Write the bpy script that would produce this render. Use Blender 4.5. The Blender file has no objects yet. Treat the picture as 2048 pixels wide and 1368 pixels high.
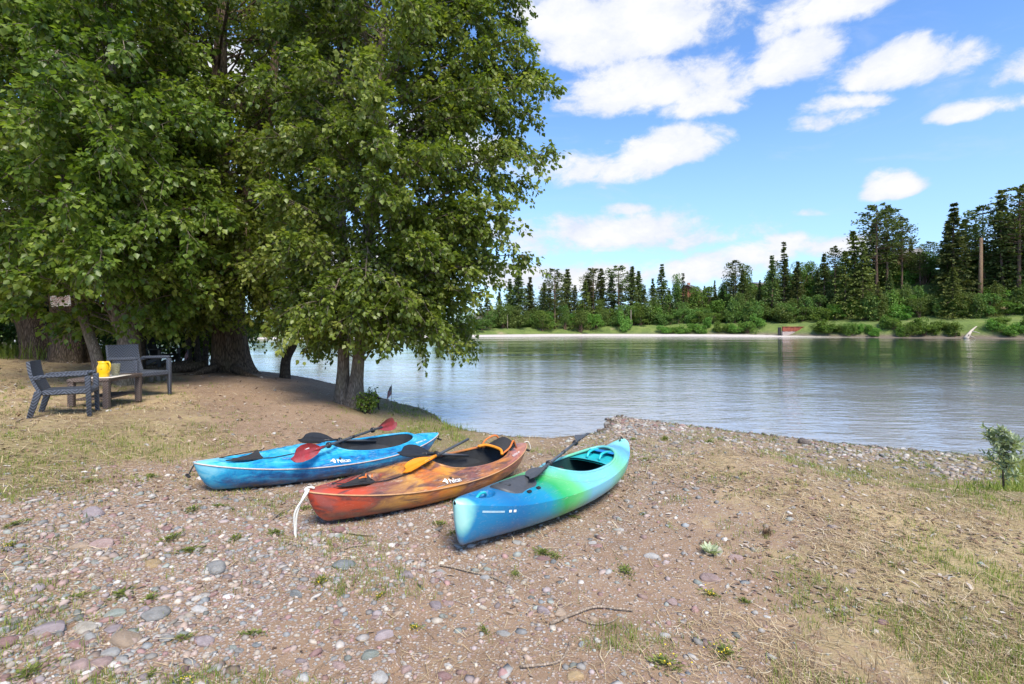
import bpy, bmesh, math, random
import numpy as np
from mathutils import Vector, Matrix, Quaternion
random.seed(7)
RNG = np.random.default_rng(11)
scene = bpy.context.scene
COL = scene.collection

# ---------------------------------------------------------------- camera
cam_d = bpy.data.cameras.new('camera')
cam = bpy.data.objects.new('camera', cam_d); COL.objects.link(cam)
cam.location = (0, 0, 1.8); cam.rotation_euler = (math.radians(90), 0, 0)
cam_d.sensor_width = 36; cam_d.lens = 36*1000/2048
cam_d.shift_y = -(684-655)/2048
cam_d.clip_start = .05; cam_d.clip_end = 8000
scene.camera = cam
# ---------------------------------------------------------------- light
SUN_EL, SUN_AZ = 52, 158          # azimuth clockwise from +Y (the view direction)
sun_d = bpy.data.lights.new('sun', 'SUN'); sun_d.energy = 2.7; sun_d.angle = math.radians(24); sun_d.color = (1, .93, .81)
sun = bpy.data.objects.new('sun', sun_d); COL.objects.link(sun)
_e, _a = math.radians(SUN_EL), math.radians(SUN_AZ)
_s = Vector((math.cos(_e)*math.sin(_a), math.cos(_e)*math.cos(_a), math.sin(_e)))
sun.rotation_euler = _s.to_track_quat('Z', 'Y').to_euler()
scene.view_settings.view_transform = 'Standard'; scene.view_settings.look = 'None'
scene.view_settings.gamma = 1; scene.view_settings.use_curve_mapping = False
scene.view_settings.exposure = 1.2
scene.render.engine = 'CYCLES'
scene.cycles.max_bounces = 6; scene.cycles.diffuse_bounces = 3; scene.cycles.glossy_bounces = 2
scene.cycles.transmission_bounces = 4; scene.cycles.transparent_max_bounces = 6
scene.cycles.use_adaptive_sampling = True; scene.cycles.adaptive_threshold = .015; scene.cycles.time_limit = 780
scene.cycles.sample_clamp_indirect = 6

class NG:
    """small helper for node trees"""
    def __init__(s, tree): s.t = tree; s.n = tree.nodes; s.l = tree.links
    def node(s, typ, **kw):
        n = s.n.new(typ)
        for k, v in kw.items(): setattr(n, k, v)
        return n
    def put(s, sock, v):
        if v is None: return
        if isinstance(v, bpy.types.NodeSocket): s.l.new(v, sock)
        else:
            if sock.type == 'RGBA' and len(v) == 3: v = (*v, 1)
            sock.default_value = v
    def math(s, op, a, b=None, c=None, clamp=False):
        n = s.node('ShaderNodeMath', operation=op, use_clamp=clamp)
        s.put(n.inputs[0], a); s.put(n.inputs[1], b); s.put(n.inputs[2], c)
        return n.outputs[0]
    def vmath(s, op, a, b=None):
        n = s.node('ShaderNodeVectorMath', operation=op); s.put(n.inputs[0], a); s.put(n.inputs[1], b); return n.outputs[0]
    def noise(s, vec, scale, detail=3, rough=.55, dist=0, out='Fac'):
        n = s.node('ShaderNodeTexNoise'); s.put(n.inputs['Vector'], vec); n.inputs['Scale'].default_value = scale
        n.inputs['Detail'].default_value = detail; n.inputs['Roughness'].default_value = rough; n.inputs['Distortion'].default_value = dist
        return n.outputs[out]
    def voro(s, vec, scale, feature='F1', out='Distance', rnd=1):
        n = s.node('ShaderNodeTexVoronoi', feature=feature); s.put(n.inputs['Vector'], vec); n.inputs['Scale'].default_value = scale
        n.inputs['Randomness'].default_value = rnd
        return n.outputs[out]
    def ramp(s, fac, stops, interp='LINEAR'):
        n = s.node('ShaderNodeValToRGB'); s.put(n.inputs[0], fac); r = n.color_ramp; r.interpolation = interp
        while len(r.elements) < len(stops): r.elements.new(.5)
        for e, (p, c) in zip(r.elements, stops):
            e.position = p; e.color = (*c, 1) if len(c) == 3 else c
        return n.outputs[0]
    def mix(s, f, a, b, blend='MIX'):
        n = s.node('ShaderNodeMix', data_type='RGBA', blend_type=blend)
        s.put(n.inputs[0], f); s.put(n.inputs[6], a); s.put(n.inputs[7], b); return n.outputs[2]
    def mapr(s, v, a, b, c=0, d=1, smooth=False):
        n = s.node('ShaderNodeMapRange', interpolation_type='SMOOTHSTEP' if smooth else 'LINEAR')
        for i, q in enumerate((v, a, b, c, d)): s.put(n.inputs[i], q)
        return n.outputs[0]
    def scale(s, vec, xyz):
        n = s.node('ShaderNodeMapping'); s.put(n.inputs[0], vec); n.inputs['Scale'].default_value = xyz; return n.outputs[0]
    def bump(s, h, strength=.3, dist=.01, normal=None):
        n = s.node('ShaderNodeBump'); n.inputs['Strength'].default_value = strength; n.inputs['Distance'].default_value = dist
        s.put(n.inputs['Height'], h); s.put(n.inputs['Normal'], normal); return n.outputs[0]
    def attr(s, name):
        return s.node('ShaderNodeAttribute', attribute_name=name).outputs['Fac']

# ---------------------------------------------------------------- sky: Nishita air with clouds set by direction
world = bpy.data.worlds.new('World'); scene.world = world; world.use_nodes = True
g = NG(world.node_tree)
for n in list(g.n): g.n.remove(n)
SKY_STRENGTH = .145
sky = g.node('ShaderNodeTexSky', sky_type='NISHITA', sun_disc=False)
sky.sun_elevation = _e; sky.sun_rotation = _a; sky.air_density = 1.0; sky.dust_density = .25; sky.ozone_density = 2.2; sky.altitude = 900
tc = g.node('ShaderNodeTexCoord').outputs['Generated']
sep = g.node('ShaderNodeSeparateXYZ'); g.l.new(tc, sep.inputs[0])
X, Y, Z = sep.outputs
warp1 = g.node('ShaderNodeSeparateXYZ'); g.l.new(g.noise(tc, 6.5, 3, .5, out='Color'), warp1.inputs[0])
az = g.math('ADD', g.math('ARCTAN2', X, Y), g.math('MULTIPLY', g.math('SUBTRACT', warp1.outputs[0], .5), .12))
el = g.math('ADD', g.math('ARCSINE', Z), g.math('MULTIPLY', g.math('SUBTRACT', warp1.outputs[1], .5), .06))
# cumulus: photo position -> direction (centre px, py, half width px, half height px, density)
CLOUDS = [(1255,62,235,95,1.25),(1130,45,120,80,1.0),(1290,185,185,62,1.15),(1395,215,110,40,.8),(1650,20,185,60,1.1),(1590,138,112,64,1.2),(1830,132,185,56,1.3),
 (2070,125,90,50,1.0),(1965,215,105,34,1.0),(1700,215,85,24,.8),(1655,252,80,20,.7),(1320,312,115,46,1.2),(1150,348,160,40,.9),(1220,478,250,46,.85),(1395,455,60,16,.5),
 (1768,378,78,30,1.2),(1255,418,46,12,.45),(1640,422,42,9,.4),(1570,515,190,36,1.05),(1400,545,140,28,.95),(1110,565,170,38,1.1),(1850,515,60,26,.6),
 (820,300,240,60,.9),(520,180,260,70,1.0),(300,330,220,50,.9),(700,520,260,40,.8),(200,90,240,70,1.0),(-120,420,240,50,.9),(2250,330,150,40,1.0),(2330,90,190,60,1.0)]
body = None; shade = None
for (cx, cy, rx, ry, dn) in CLOUDS:
    ux, uz = (cx-1024)/1000, (655-cy)/1000
    a0 = math.atan(ux); e0 = math.atan(uz*math.cos(a0))
    ra = 1.12*rx/1000*math.cos(a0)**2*math.cos(e0); re = 1.15*ry/1000*math.cos(a0)*math.cos(e0)
    da = g.math('MULTIPLY', g.math('SUBTRACT', az, a0), 1/ra)
    de = g.math('SUBTRACT', el, e0)
    de = g.math('MAXIMUM', g.math('MULTIPLY', de, 1/re), g.math('MULTIPLY', de, -1.7/re))
    q = g.math('ADD', g.math('MULTIPLY', da, da), g.math('MULTIPLY', de, de))
    v = g.math('MULTIPLY', g.math('SUBTRACT', 1.0, q), dn)
    body = v if body is None else g.math('SMOOTH_MAX', body, v, .25)
body = g.math('MAXIMUM', body, -1.2)
# the same kind of cloud goes on over the rest of the sky
pl = g.node('ShaderNodeCombineXYZ')
den = g.math('ADD', g.math('MAXIMUM', Z, 0), .16)
g.l.new(g.math('DIVIDE', X, den), pl.inputs[0]); g.l.new(g.math('DIVIDE', Y, den), pl.inputs[1])
rest = g.mapr(g.noise(pl.outputs[0], 1.1, 4, .5), .40, .72, -1.2, 1.3)
out_az = g.mapr(g.math('ABSOLUTE', g.math('ARCTAN2', X, Y)), .85, 1.15, 0, 1, True)
out_el = g.mapr(Z, .58, .72, 0, 1, True)
outside = g.math('MAXIMUM', out_az, out_el)
mixb = g.node('ShaderNodeMix', data_type='FLOAT'); g.put(mixb.inputs[0], outside); g.put(mixb.inputs[2], body); g.put(mixb.inputs[3], rest)
body = mixb.outputs[0]
sv = g.scale(tc, (1, 1, 1.7))
n1 = g.noise(sv, 8, 8, .60, .5); n2 = g.noise(sv, 24, 7, .68, .3)
edge = g.math('ADD', g.math('MULTIPLY', g.math('SUBTRACT', n1, .5), 3.2), g.math('MULTIPLY', g.math('SUBTRACT', n2, .5), 1.5))
dens = g.math('ADD', body, edge)
mask = g.mapr(dens, -.20, .80, 0, 1, True)
wisp = g.mapr(g.noise(g.scale(tc, (1, 1, 3.2)), 4.5, 6, .62, .6), .52, .80, 0, .34, True)
mask = g.math('MAXIMUM', mask, wisp)
mask = g.math('MULTIPLY', mask, g.mapr(Z, -.02, .02, 0, 1))
tone = g.mapr(g.math('ADD', dens, g.math('MULTIPLY', g.math('SUBTRACT', g.noise(sv, 11, 6, .65), .5), 3.4)), -.1, 2.0)
CLD = 3.3
cloud_col = g.mix(tone, (CLD*.70, CLD*.76, CLD*.90), (CLD*1.0, CLD*.99, CLD*.98))
haze = g.mapr(Z, 0, .45, .60, 0, True)
skyc = g.mix(1.0, sky.outputs[0], (.60, .76, .92), 'MULTIPLY')
skyc = g.mix(haze, skyc, (CLD*.50, CLD*.68, CLD*.93))
fin = g.mix(mask, skyc, cloud_col)
bg = g.node('ShaderNodeBackground'); g.l.new(fin, bg.inputs[0]); bg.inputs[1].default_value = SKY_STRENGTH
wo = g.node('ShaderNodeOutputWorld'); g.l.new(bg.outputs[0], wo.inputs[0])
# ---------------------------------------------------------------- layout maths
CAMZ = 1.8
FPX = 1000.0            # focal length in photo pixels (photo is 2048 wide)
HORI = 655.0            # photo row of the horizon
WATER = -0.45

def at(px, py, d):
    """world point at depth d metres in front of the viewpoint"""
    return np.array([(px-1024)/FPX*d, d, CAMZ-(py-HORI)/FPX*d])

def proj(p):
    p = np.asarray(p, float)
    return np.stack([1024+FPX*p[..., 0]/p[..., 1], HORI-FPX*(p[..., 2]-CAMZ)/p[..., 1]], -1)

# ground control points x, y, z
GCP = np.array([
 (-8,-4,.75),(0,-4,.2),(8,-4,.1),(-7,0,.62),(-3,0,.28),(0,0,.12),(3,0,.08),(8,0,.06),
 (0,2.5,.06),(-2.5,2.5,.16),(2.5,2.5,.05),(-4.15,4.06,.36),(5,3,.06),
 (-.41,4.19,.05),(1.3,6.2,-.05),(-1.75,4.67,.05),(-.15,6.45,-.09),(-3.1,5.15,.15),(-1.2,7.1,-.05),
 (-5.9,6.6,.57),(-7,9,.57),(-4.65,6.4,.40),(-4.2,8,.38),(-3.48,8.2,.2),(-6.5,5.0,.62),(-9,6,.72),(-12,3,.95),
 (-8.0,14.4,.50),(-12.7,14.2,.85),(-16,14,1.0),(-20,16,1.2),(-30,20,1.5),(-30,5,1.5),(-9.6,12.2,.62),
 (-6.6,14.0,.42),(-4.4,11.5,.22),(-5.6,12.5,.40),(-6.0,10.5,.52),(-3.28,10.6,.05),(-3.05,12.2,-.18),(-1.95,11.5,-.28),
 (-1.18,9.5,-.25),(-2.4,9.7,-.10),(.49,8.75,-.30),(2.76,10,-.38),(2.4,11.7,-.42),(1.9,10.6,-.41),(4.1,8.65,-.33),(6.25,7.57,-.33),
 (2.99,6.85,.16),(3.55,6.6,.13),(2.37,7.0,.02),(1.76,7.8,-.17),(3.2,7.6,-.26),(4.06,6.0,.0),(4.4,6.75,-.24),(4.8,5.65,0.0),(5.2,6.3,-.22),
 (5.5,5.5,.0),(6.3,6.1,-.2),(7.5,5.0,.0),(2.66,3.93,.05),(4.03,3.93,.06),(10,5.0,-.1),(9,7.5,-.36),(14,6.5,-.36),
 (-11,17.5,.45),(-16,20,.6),(-24,25,.7)], float)

def _tps(r):
    return np.where(r > 1e-9, r*r*np.log(np.maximum(r, 1e-9)), 0)
def _fit(P):
    n = len(P)
    r = np.hypot(P[:, None, 0]-P[None, :, 0], P[:, None, 1]-P[None, :, 1])
    A = np.zeros((n+3, n+3))
    A[:n, :n] = _tps(r)+np.eye(n)*.05
    A[:n, n] = 1; A[:n, n+1:] = P[:, :2]; A[n, :n] = 1; A[n+1:, :n] = P[:, :2].T
    return np.linalg.solve(A, np.concatenate([P[:, 2], [0, 0, 0]]))
GW = _fit(GCP)

# waterline of the near bank, left (far) to right
SHORE = np.array([(-90,62),(-45,38),(-26,29.5),(-16,22.5),(-11,19.3),(-8,17.2),(-6,15.8),(-4.6,14.6),(-3.3,13.7),(-2.2,12.9),(-1.75,12.1),
 (-1.5,11.2),(-.9,10.5),(0.0,10.05),(.9,10.1),(1.7,10.5),(2.1,11.2),(2.3,12.2),(2.7,12.7),(3.1,12.2),(3.9,11.4),(4.8,10.6),
 (6.0,9.7),(7.2,9.1),(8.2,8.65),(10,8.3),(14,7.9),(22,7.0),(45,4),(90,-5)], float)

def shore_sd(x, y):
    """+ on land, - over water: distance to the waterline"""
    x = np.asarray(x, float); y = np.asarray(y, float)
    best = np.full(x.shape, 1e9); side = np.zeros(x.shape)
    for a, b in zip(SHORE[:-1], SHORE[1:]):
        dx, dy = b-a
        L2 = dx*dx+dy*dy
        t = np.clip(((x-a[0])*dx+(y-a[1])*dy)/L2, 0, 1)
        d = np.hypot(x-a[0]-t*dx, y-a[1]-t*dy)
        s = np.sign(-(dx*(y-a[1])-dy*(x-a[0])))
        m = d < best-1e-9
        best = np.where(m, d, best); side = np.where(m, s, side)
    # side test by polygon crossing (robust at corners)
    poly = np.vstack([SHORE, [(90,-200),(-90,-200)]])
    ins = np.zeros(x.shape, bool)
    j = len(poly)-1
    for i in range(len(poly)):
        xi, yi = poly[i]; xj, yj = poly[j]
        if yi != yj:
            c = ((yi > y) != (yj > y)) & (x < (xj-xi)*(y-yi)/(yj-yi)+xi)
            ins ^= c
        j = i
    return np.where(ins, best, -best)

def _hash(i, j, s):
    h = (i*374761393+j*668265263+s*974634777) & 0xffffffff
    h = ((h ^ (h >> 13))*1274126177) & 0xffffffff
    return ((h ^ (h >> 16)) & 0xffff)/65535.0
def vnoise(x, y, s=0):
    x = np.asarray(x, float); y = np.asarray(y, float)
    i = np.floor(x).astype(np.int64); j = np.floor(y).astype(np.int64)
    fx = x-i; fy = y-j
    fx = fx*fx*(3-2*fx); fy = fy*fy*(3-2*fy)
    return (_hash(i, j, s)*(1-fx)+_hash(i+1, j, s)*fx)*(1-fy)+(_hash(i, j+1, s)*(1-fx)+_hash(i+1, j+1, s)*fx)*fy
def fbm(x, y, s=0, o=4):
    a = .5; t = 0; n = 0
    for k in range(o):
        t = t+a*vnoise(x*2**k, y*2**k, s+k*17); n += a; a *= .5
    return t/n
def sstep(a, b, x):
    t = np.clip((x-a)/(b-a), 0, 1)
    return t*t*(3-2*t)

def ground_z(x, y, detail=True):
    x = np.asarray(x, float); y = np.asarray(y, float)
    xc = np.clip(x, -32, 16); yc = np.clip(y, -5, 27)
    r = np.hypot(xc[..., None]-GCP[:, 0], yc[..., None]-GCP[:, 1])
    z = _tps(r)@GW[:-3]+GW[-3]+GW[-2]*xc+GW[-1]*yc
    if detail:
        near = sstep(30, 10, np.hypot(x, y))
        z = z+near*(.05*(fbm(x*.9, y*.9, 3)-.5)+.022*(fbm(x*4, y*4, 9)-.5))
    sd = shore_sd(x, y)
    lip = WATER+.02+np.where(x > -.6, .05, .10)*np.clip(sd, 0, 9)+.03*sstep(0, .25, sd)
    steep = sstep(-.6, -2.4, x)*sstep(-14, -6, x)          # cut bank by the trees stands higher
    lip = lip+steep*(.16*sstep(0, .16, sd)+.25*sstep(.1, 1.4, sd))
    zl = np.maximum(np.maximum(z, WATER+.03*sstep(0, .3, sd)), np.minimum(lip, z+.05))
    zl = np.where(sd < 1.6, np.minimum(zl, lip+.9*np.clip(sd, 0, 2)), zl)
    zw = WATER-.02-.16*np.minimum(-sd, 7)
    return np.where(sd > 0, zl, zw)

# ---------------------------------------------------------------- kayak form
def kform(kind):
    K = dict(L=3.05, B=.74)
    if kind == 'seam':
        K.update(stem0=.24, stem1=.34, n=2.6)
    else:
        K.update(stem0=.10, stem1=.30, n=2.5, B=.74, L=3.1)
    def w(u):
        a = np.where(u < .53, (.53-u)/.53, (u-.53)/.47)
        e = .80 if kind == 'seam' else .72
        return K['B']/2*np.maximum(1-np.abs(a)**2.1, 0)**e+.012
    def zs(u):
        if kind == 'seam':
            return .215+.115*np.abs(2*u-1)**2.2
        return .25+.10*np.abs(2*u-1)**2.0+.03*sstep(.2,0,u)+.07*sstep(.90, 1.0, u)
    def zk(u):
        e0 = u*K['L']; e1 = (1-u)*K['L']
        z = .05*np.abs(2*u-1)**3
        s0 = np.clip(1-e0/K['stem0'], 0, 1)**(2.0); s1 = np.clip(1-e1/K['stem1'], 0, 1)**1.6
        top = zs(u)-.012
        z = z+(top-z)*np.maximum(s0, s1)
        return z
    def crown(u):
        if kind == 'seam':
            return np.interp(u, [0, .03, .10, .22, .30, .37, .43, .50, .65, .76, .86, .95, 1],
                                [.006, .02, .05, .09, .13, .155, .13, .10, .095, .10, .07, .035, .008])
        return np.interp(u, [0, .02, .1, .25, .40, .47, .55, .75, .86, .93, .97, 1],
                            [.02, .035, .06, .10, .125, .12, .105, .10, .095, .06, .03, .01])
    K.update(w=w, zs=zs, zk=zk, crown=crown)
    def hull_pt(u, t):          # t 0 at the gunwale, 1 at the keel; half section
        n = 1.5+(K['n']-1.5)*np.sin(np.pi*np.clip(u, 0, 1))**.6
        y = w(u)*np.maximum(1-t**n, 0)**(1/n)
        z = zs(u)-(zs(u)-zk(u))*t
        return y, z
    def deck_z(u, s):           # s = |y|/w
        s = np.clip(np.abs(s), 0, 1)
        p = 2.3 if kind == 'seam' else 1.9
        return zs(u)+crown(u)*(1-s**p)
    K.update(hull_pt=hull_pt, deck_z=deck_z)
    return K

def kmat(x, y, z, yaw, pitch, roll):
    cy, sy = math.cos(yaw), math.sin(yaw); cp, sp = math.cos(pitch), math.sin(pitch); cr, sr = math.cos(roll), math.sin(roll)
    Rz = np.array([[cy, -sy, 0], [sy, cy, 0], [0, 0, 1]]); Ry = np.array([[cp, 0, sp], [0, 1, 0], [-sp, 0, cp]])
    Rx = np.array([[1, 0, 0], [0, cr, -sr], [0, sr, cr]])
    M = np.eye(4); M[:3, :3] = Rz@Ry@Rx; M[:3, 3] = (x, y, z)
    return M
# ---------------------------------------------------------------- mesh helpers
def raw_mesh(name, V, F, smooth=False, attrs=None):
    """fast mesh from arrays; F is (n,3) or (n,4) or a list of such arrays"""
    if not isinstance(F, (list, tuple)): F = [F]
    F = [np.asarray(f, np.int32) for f in F if len(f)]
    me = bpy.data.meshes.new(name)
    V = np.ascontiguousarray(V, np.float32)
    me.vertices.add(len(V)); me.vertices.foreach_set('co', V.ravel())
    loops = np.concatenate([f.ravel() for f in F]); sizes = np.concatenate([np.full(len(f), f.shape[1], np.int32) for f in F])
    starts = np.concatenate([[0], np.cumsum(sizes)[:-1]]).astype(np.int32)
    me.loops.add(len(loops)); me.loops.foreach_set('vertex_index', loops.astype(np.int32))
    me.polygons.add(len(sizes)); me.polygons.foreach_set('loop_start', starts)
    if smooth: me.polygons.foreach_set('use_smooth', np.ones(len(sizes), bool))
    for k, a in (attrs or {}).items():
        a = np.asarray(a, np.float32)
        if a.ndim == 1:
            at_ = me.attributes.new(k, 'FLOAT', 'POINT'); at_.data.foreach_set('value', a)
        else:
            at_ = me.attributes.new(k, 'FLOAT_COLOR', 'POINT'); at_.data.foreach_set('color', np.c_[a, np.ones(len(a))].astype(np.float32).ravel())
    me.update(calc_edges=True); me.validate()
    return me

def link(name, me, material=None, parent=None, **props):
    o = bpy.data.objects.new(name, me); COL.objects.link(o)
    if material is not None and me is not None and not len(me.materials): me.materials.append(material)
    if parent is not None: o.parent = parent
    for k, v in props.items(): o[k] = v
    return o

def thing(name, label, cat, loc=(0, 0, 0), rz=0, group=None, rot=None):
    o = bpy.data.objects.new(name, None); COL.objects.link(o); o.empty_display_size = .2
    o.location = loc; o.rotation_euler = rot if rot is not None else (0, 0, rz)
    o['label'] = label; o['category'] = cat
    if group: o['group'] = group
    return o

def copy_tree(o, parent=None):
    c = o.copy(); COL.objects.link(c); c.parent = parent
    for ch in list(o.children): copy_tree(ch, c)
    return c

class MB:
    """collects shapes, builds ONE mesh object"""
    def __init__(s): s.V = []; s.Q = []; s.T = []; s.n = 0
    def add(s, V, Q=None, T=None):
        V = np.asarray(V, float)
        if Q is not None and len(Q): s.Q.append(np.asarray(Q, int)+s.n)
        if T is not None and len(T): s.T.append(np.asarray(T, int)+s.n)
        s.V.append(V); s.n += len(V)
    def box(s, c, size, R=None, bev=.0, taper=None):
        """bevelled box: centre, full size, optional 3x3 rotation; taper scales the bottom"""
        sx, sy, sz = np.asarray(size, float)/2; b = min(bev, sx*.9, sy*.9, sz*.9)
        P = []
        if b <= 0:
            rings = [(-sz, 0), (sz, 0)]
        else:
            rings = [(-sz, b), (-sz+b, 0), (sz-b, 0), (sz, b)]
        for z, i in rings:
            x, y = sx-i, sy-i
            if b > 0:
                c_ = b*.8 if i == 0 else b*.8
                ring = [(-x+c_, -y), (x-c_, -y), (x, -y+c_), (x, y-c_), (x-c_, y), (-x+c_, y), (-x, y-c_), (-x, -y+c_)]
            else:
                ring = [(-x, -y), (x, -y), (x, y), (-x, y)]
            k = 1.0 if taper is None else (taper+(1-taper)*(z+sz)/(2*sz))
            P += [(p[0]*k, p[1]*k, z) for p in ring]
        P = np.array(P); m = len(P)//len(rings); Q = []
        for r in range(len(rings)-1):
            for k in range(m):
                Q.append((r*m+k, r*m+(k+1) % m, (r+1)*m+(k+1) % m, (r+1)*m+k))
        T = []
        for r, fl in ((0, True), (len(rings)-1, False)):
            for k in range(1, m-1):
                t = (r*m, r*m+k, r*m+k+1); T.append(t[::-1] if fl else t)
        if R is not None: P = P@np.asarray(R).T
        s.add(P+np.asarray(c, float), Q, T)
    def tube(s, pts, rad, n=8, cap=True, closed=False):
        V, Q, T = tube(pts, rad, n, cap, closed); s.add(V, Q, T)
    def lathe(s, prof, n=24, c=(0, 0, 0)):
        prof = np.asarray(prof, float); a = np.arange(n)*2*np.pi/n
        V = np.stack([prof[:, None, 0]*np.cos(a), prof[:, None, 0]*np.sin(a), np.repeat(prof[:, 1:2], n, 1)], -1).reshape(-1, 3)+np.asarray(c)
        Q = [(i*n+k, i*n+(k+1) % n, (i+1)*n+(k+1) % n, (i+1)*n+k) for i in range(len(prof)-1) for k in range(n)]
        s.add(V, Q)
    def grid(s, P, flip=False):
        """P (a,b,3) surface"""
        a, b = P.shape[:2]; i = np.arange(a*b).reshape(a, b)
        Q = np.stack([i[:-1, :-1], i[1:, :-1], i[1:, 1:], i[:-1, 1:]], -1).reshape(-1, 4)
        s.add(P.reshape(-1, 3), Q[:, ::-1] if flip else Q)
    def mesh(s, name, smooth=True, attrs=None):
        F = []
        if s.Q: F.append(np.concatenate(s.Q))
        if s.T: F.append(np.concatenate(s.T))
        me = raw_mesh(name, np.concatenate(s.V), F, smooth, attrs)
        return me
    def build(s, name, material, parent=None, smooth=True, sharp=None, **props):
        me = s.mesh(name, smooth)
        if smooth and sharp: me.set_sharp_from_angle(angle=math.radians(sharp))
        return link(name, me, material, parent, **props)

def frames(P):
    P = np.asarray(P, float); T = np.gradient(P, axis=0); T /= np.linalg.norm(T, axis=1)[:, None]+1e-12
    up = np.array([0, 0, 1.]) if abs(T[0, 2]) < .9 else np.array([1., 0, 0])
    N = np.zeros_like(P); n = np.cross(up, T[0]); n /= np.linalg.norm(n)
    for i in range(len(P)):
        n = n-T[i]*np.dot(n, T[i]); n /= np.linalg.norm(n)+1e-12; N[i] = n
    return T, N, np.cross(T, N)

def tube(pts, rad, n=8, cap=True, closed=False, shape=None):
    P = np.asarray(pts, float); m = len(P); rad = np.broadcast_to(np.asarray(rad, float), (m,))
    T, N, B = frames(P)
    a = np.arange(n)*2*np.pi/n
    R = rad[:, None]*(np.ones((m, n)) if shape is None else shape)
    V = P[:, None]+R[..., None]*(np.cos(a)[None, :, None]*N[:, None]+np.sin(a)[None, :, None]*B[:, None])
    i = np.arange(m*n).reshape(m, n); r = np.roll(i, -1, 1)
    Q = np.stack([i[:-1], r[:-1], r[1:], i[1:]], -1).reshape(-1, 4)
    if closed: Q = np.concatenate([Q, np.stack([i[-1], r[-1], r[0], i[0]], -1)])
    V = V.reshape(-1, 3); Tr = np.zeros((0, 3), int)
    if cap and not closed:
        V = np.concatenate([V, P[:1], P[-1:]]); c0, c1 = m*n, m*n+1
        Tr = np.concatenate([np.stack([r[0], i[0], np.full(n, c0)], -1), np.stack([i[-1], r[-1], np.full(n, c1)], -1)])
    return V, Q, Tr

def spline(P, n):
    """Catmull-Rom through control points"""
    P = np.asarray(P, float)
    if len(P) == 2: return P[0]+(P[1]-P[0])*np.linspace(0, 1, n)[:, None]
    E = np.concatenate([[2*P[0]-P[1]], P, [2*P[-1]-P[-2]]]); t = np.linspace(0, len(P)-1-1e-9, n); k = t.astype(int); f = (t-k)[:, None]
    a, b, c, d = E[k], E[k+1], E[k+2], E[k+3]
    return .5*(2*b+(c-a)*f+(2*a-5*b+4*c-d)*f*f+(3*b-a-3*c+d)*f**3)

def rotm(rx=0, ry=0, rz=0):
    return np.array((Matrix.Rotation(rz, 3, 'Z') @ Matrix.Rotation(ry, 3, 'Y') @ Matrix.Rotation(rx, 3, 'X')))

def unit(v):
    v = np.asarray(v, float); return v/(np.linalg.norm(v, axis=-1, keepdims=True)+1e-12)

def text_mesh(txt, size=1, bold=.0, shear=0.0):
    cu = bpy.data.curves.new('lettering', 'FONT'); cu.body = txt; cu.size = size; cu.offset = bold; cu.shear = shear; cu.align_x = 'LEFT'; cu.fill_mode = 'FRONT'; cu.resolution_u = 3
    o = bpy.data.objects.new('lettering', cu); COL.objects.link(o)
    dg = bpy.context.evaluated_depsgraph_get(); me = bpy.data.meshes.new_from_object(o.evaluated_get(dg))
    bpy.data.objects.remove(o); bpy.data.curves.remove(cu)
    bm = bmesh.new(); bm.from_mesh(me); bmesh.ops.triangulate(bm, faces=bm.faces[:]); bm.to_mesh(me); bm.free()
    V = np.array([v.co[:] for v in me.vertices]); F = np.array([p.vertices[:] for p in me.polygons])
    bpy.data.meshes.remove(me)
    return V, F

# ---------------------------------------------------------------- materials
def new_mat(name):
    m = bpy.data.materials.new(name); m.use_nodes = True
    gg = NG(m.node_tree); return m, gg, gg.n['Principled BSDF']
def obj_co(gg): return gg.node('ShaderNodeTexCoord').outputs['Object']
def M_plain(name, col, rough=.5, var=.12, scale=12, bump=.1, bdist=.004, metal=0, spec=.5, coat=0, dirt=None):
    m, gg, b = new_mat(name); co = obj_co(gg)
    n = gg.noise(co, scale, 5, .6)
    lo = tuple(c*(1-var) for c in col); hi = tuple(min(1, c*(1+var)) for c in col)
    c = gg.ramp(n, [(.3, lo), (.7, hi)])
    if dirt: c = gg.mix(gg.mapr(gg.noise(co, scale*.35, 6, .7), .5, .72, 0, dirt[1]), c, dirt[0])
    gg.put(b.inputs['Base Color'], c); b.inputs['Roughness'].default_value = rough; b.inputs['Metallic'].default_value = metal
    b.inputs['Specular IOR Level'].default_value = spec; b.inputs['Coat Weight'].default_value = coat
    if bump: gg.put(b.inputs['Normal'], gg.bump(gg.noise(co, scale*4, 4, .6), bump, bdist))
    return m
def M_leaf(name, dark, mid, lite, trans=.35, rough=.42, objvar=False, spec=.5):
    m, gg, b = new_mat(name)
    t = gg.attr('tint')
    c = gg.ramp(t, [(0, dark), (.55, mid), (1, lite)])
    if objvar:
        oi = gg.node('ShaderNodeObjectInfo')
        hsv = gg.node('ShaderNodeHueSaturation'); gg.put(hsv.inputs['Hue'], gg.mapr(oi.outputs['Random'], 0, 1, .475, .522)); gg.put(hsv.inputs['Value'], gg.mapr(oi.outputs['Random'], 0, 1, .72, 1.25)); gg.put(hsv.inputs['Color'], c); c = hsv.outputs[0]
    gg.put(b.inputs['Base Color'], c); b.inputs['Roughness'].default_value = rough; b.inputs['Specular IOR Level'].default_value = spec
    tr = gg.node('ShaderNodeBsdfTranslucent'); gg.put(tr.inputs[0], gg.mix(1.0, c, (1.25, 1.3, .55), 'MULTIPLY'))
    mx = gg.node('ShaderNodeMixShader'); mx.inputs[0].default_value = trans
    gg.l.new(b.outputs[0], mx.inputs[1]); gg.l.new(tr.outputs[0], mx.inputs[2])
    gg.l.new(mx.outputs[0], gg.n['Material Output'].inputs[0])
    return m
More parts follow.
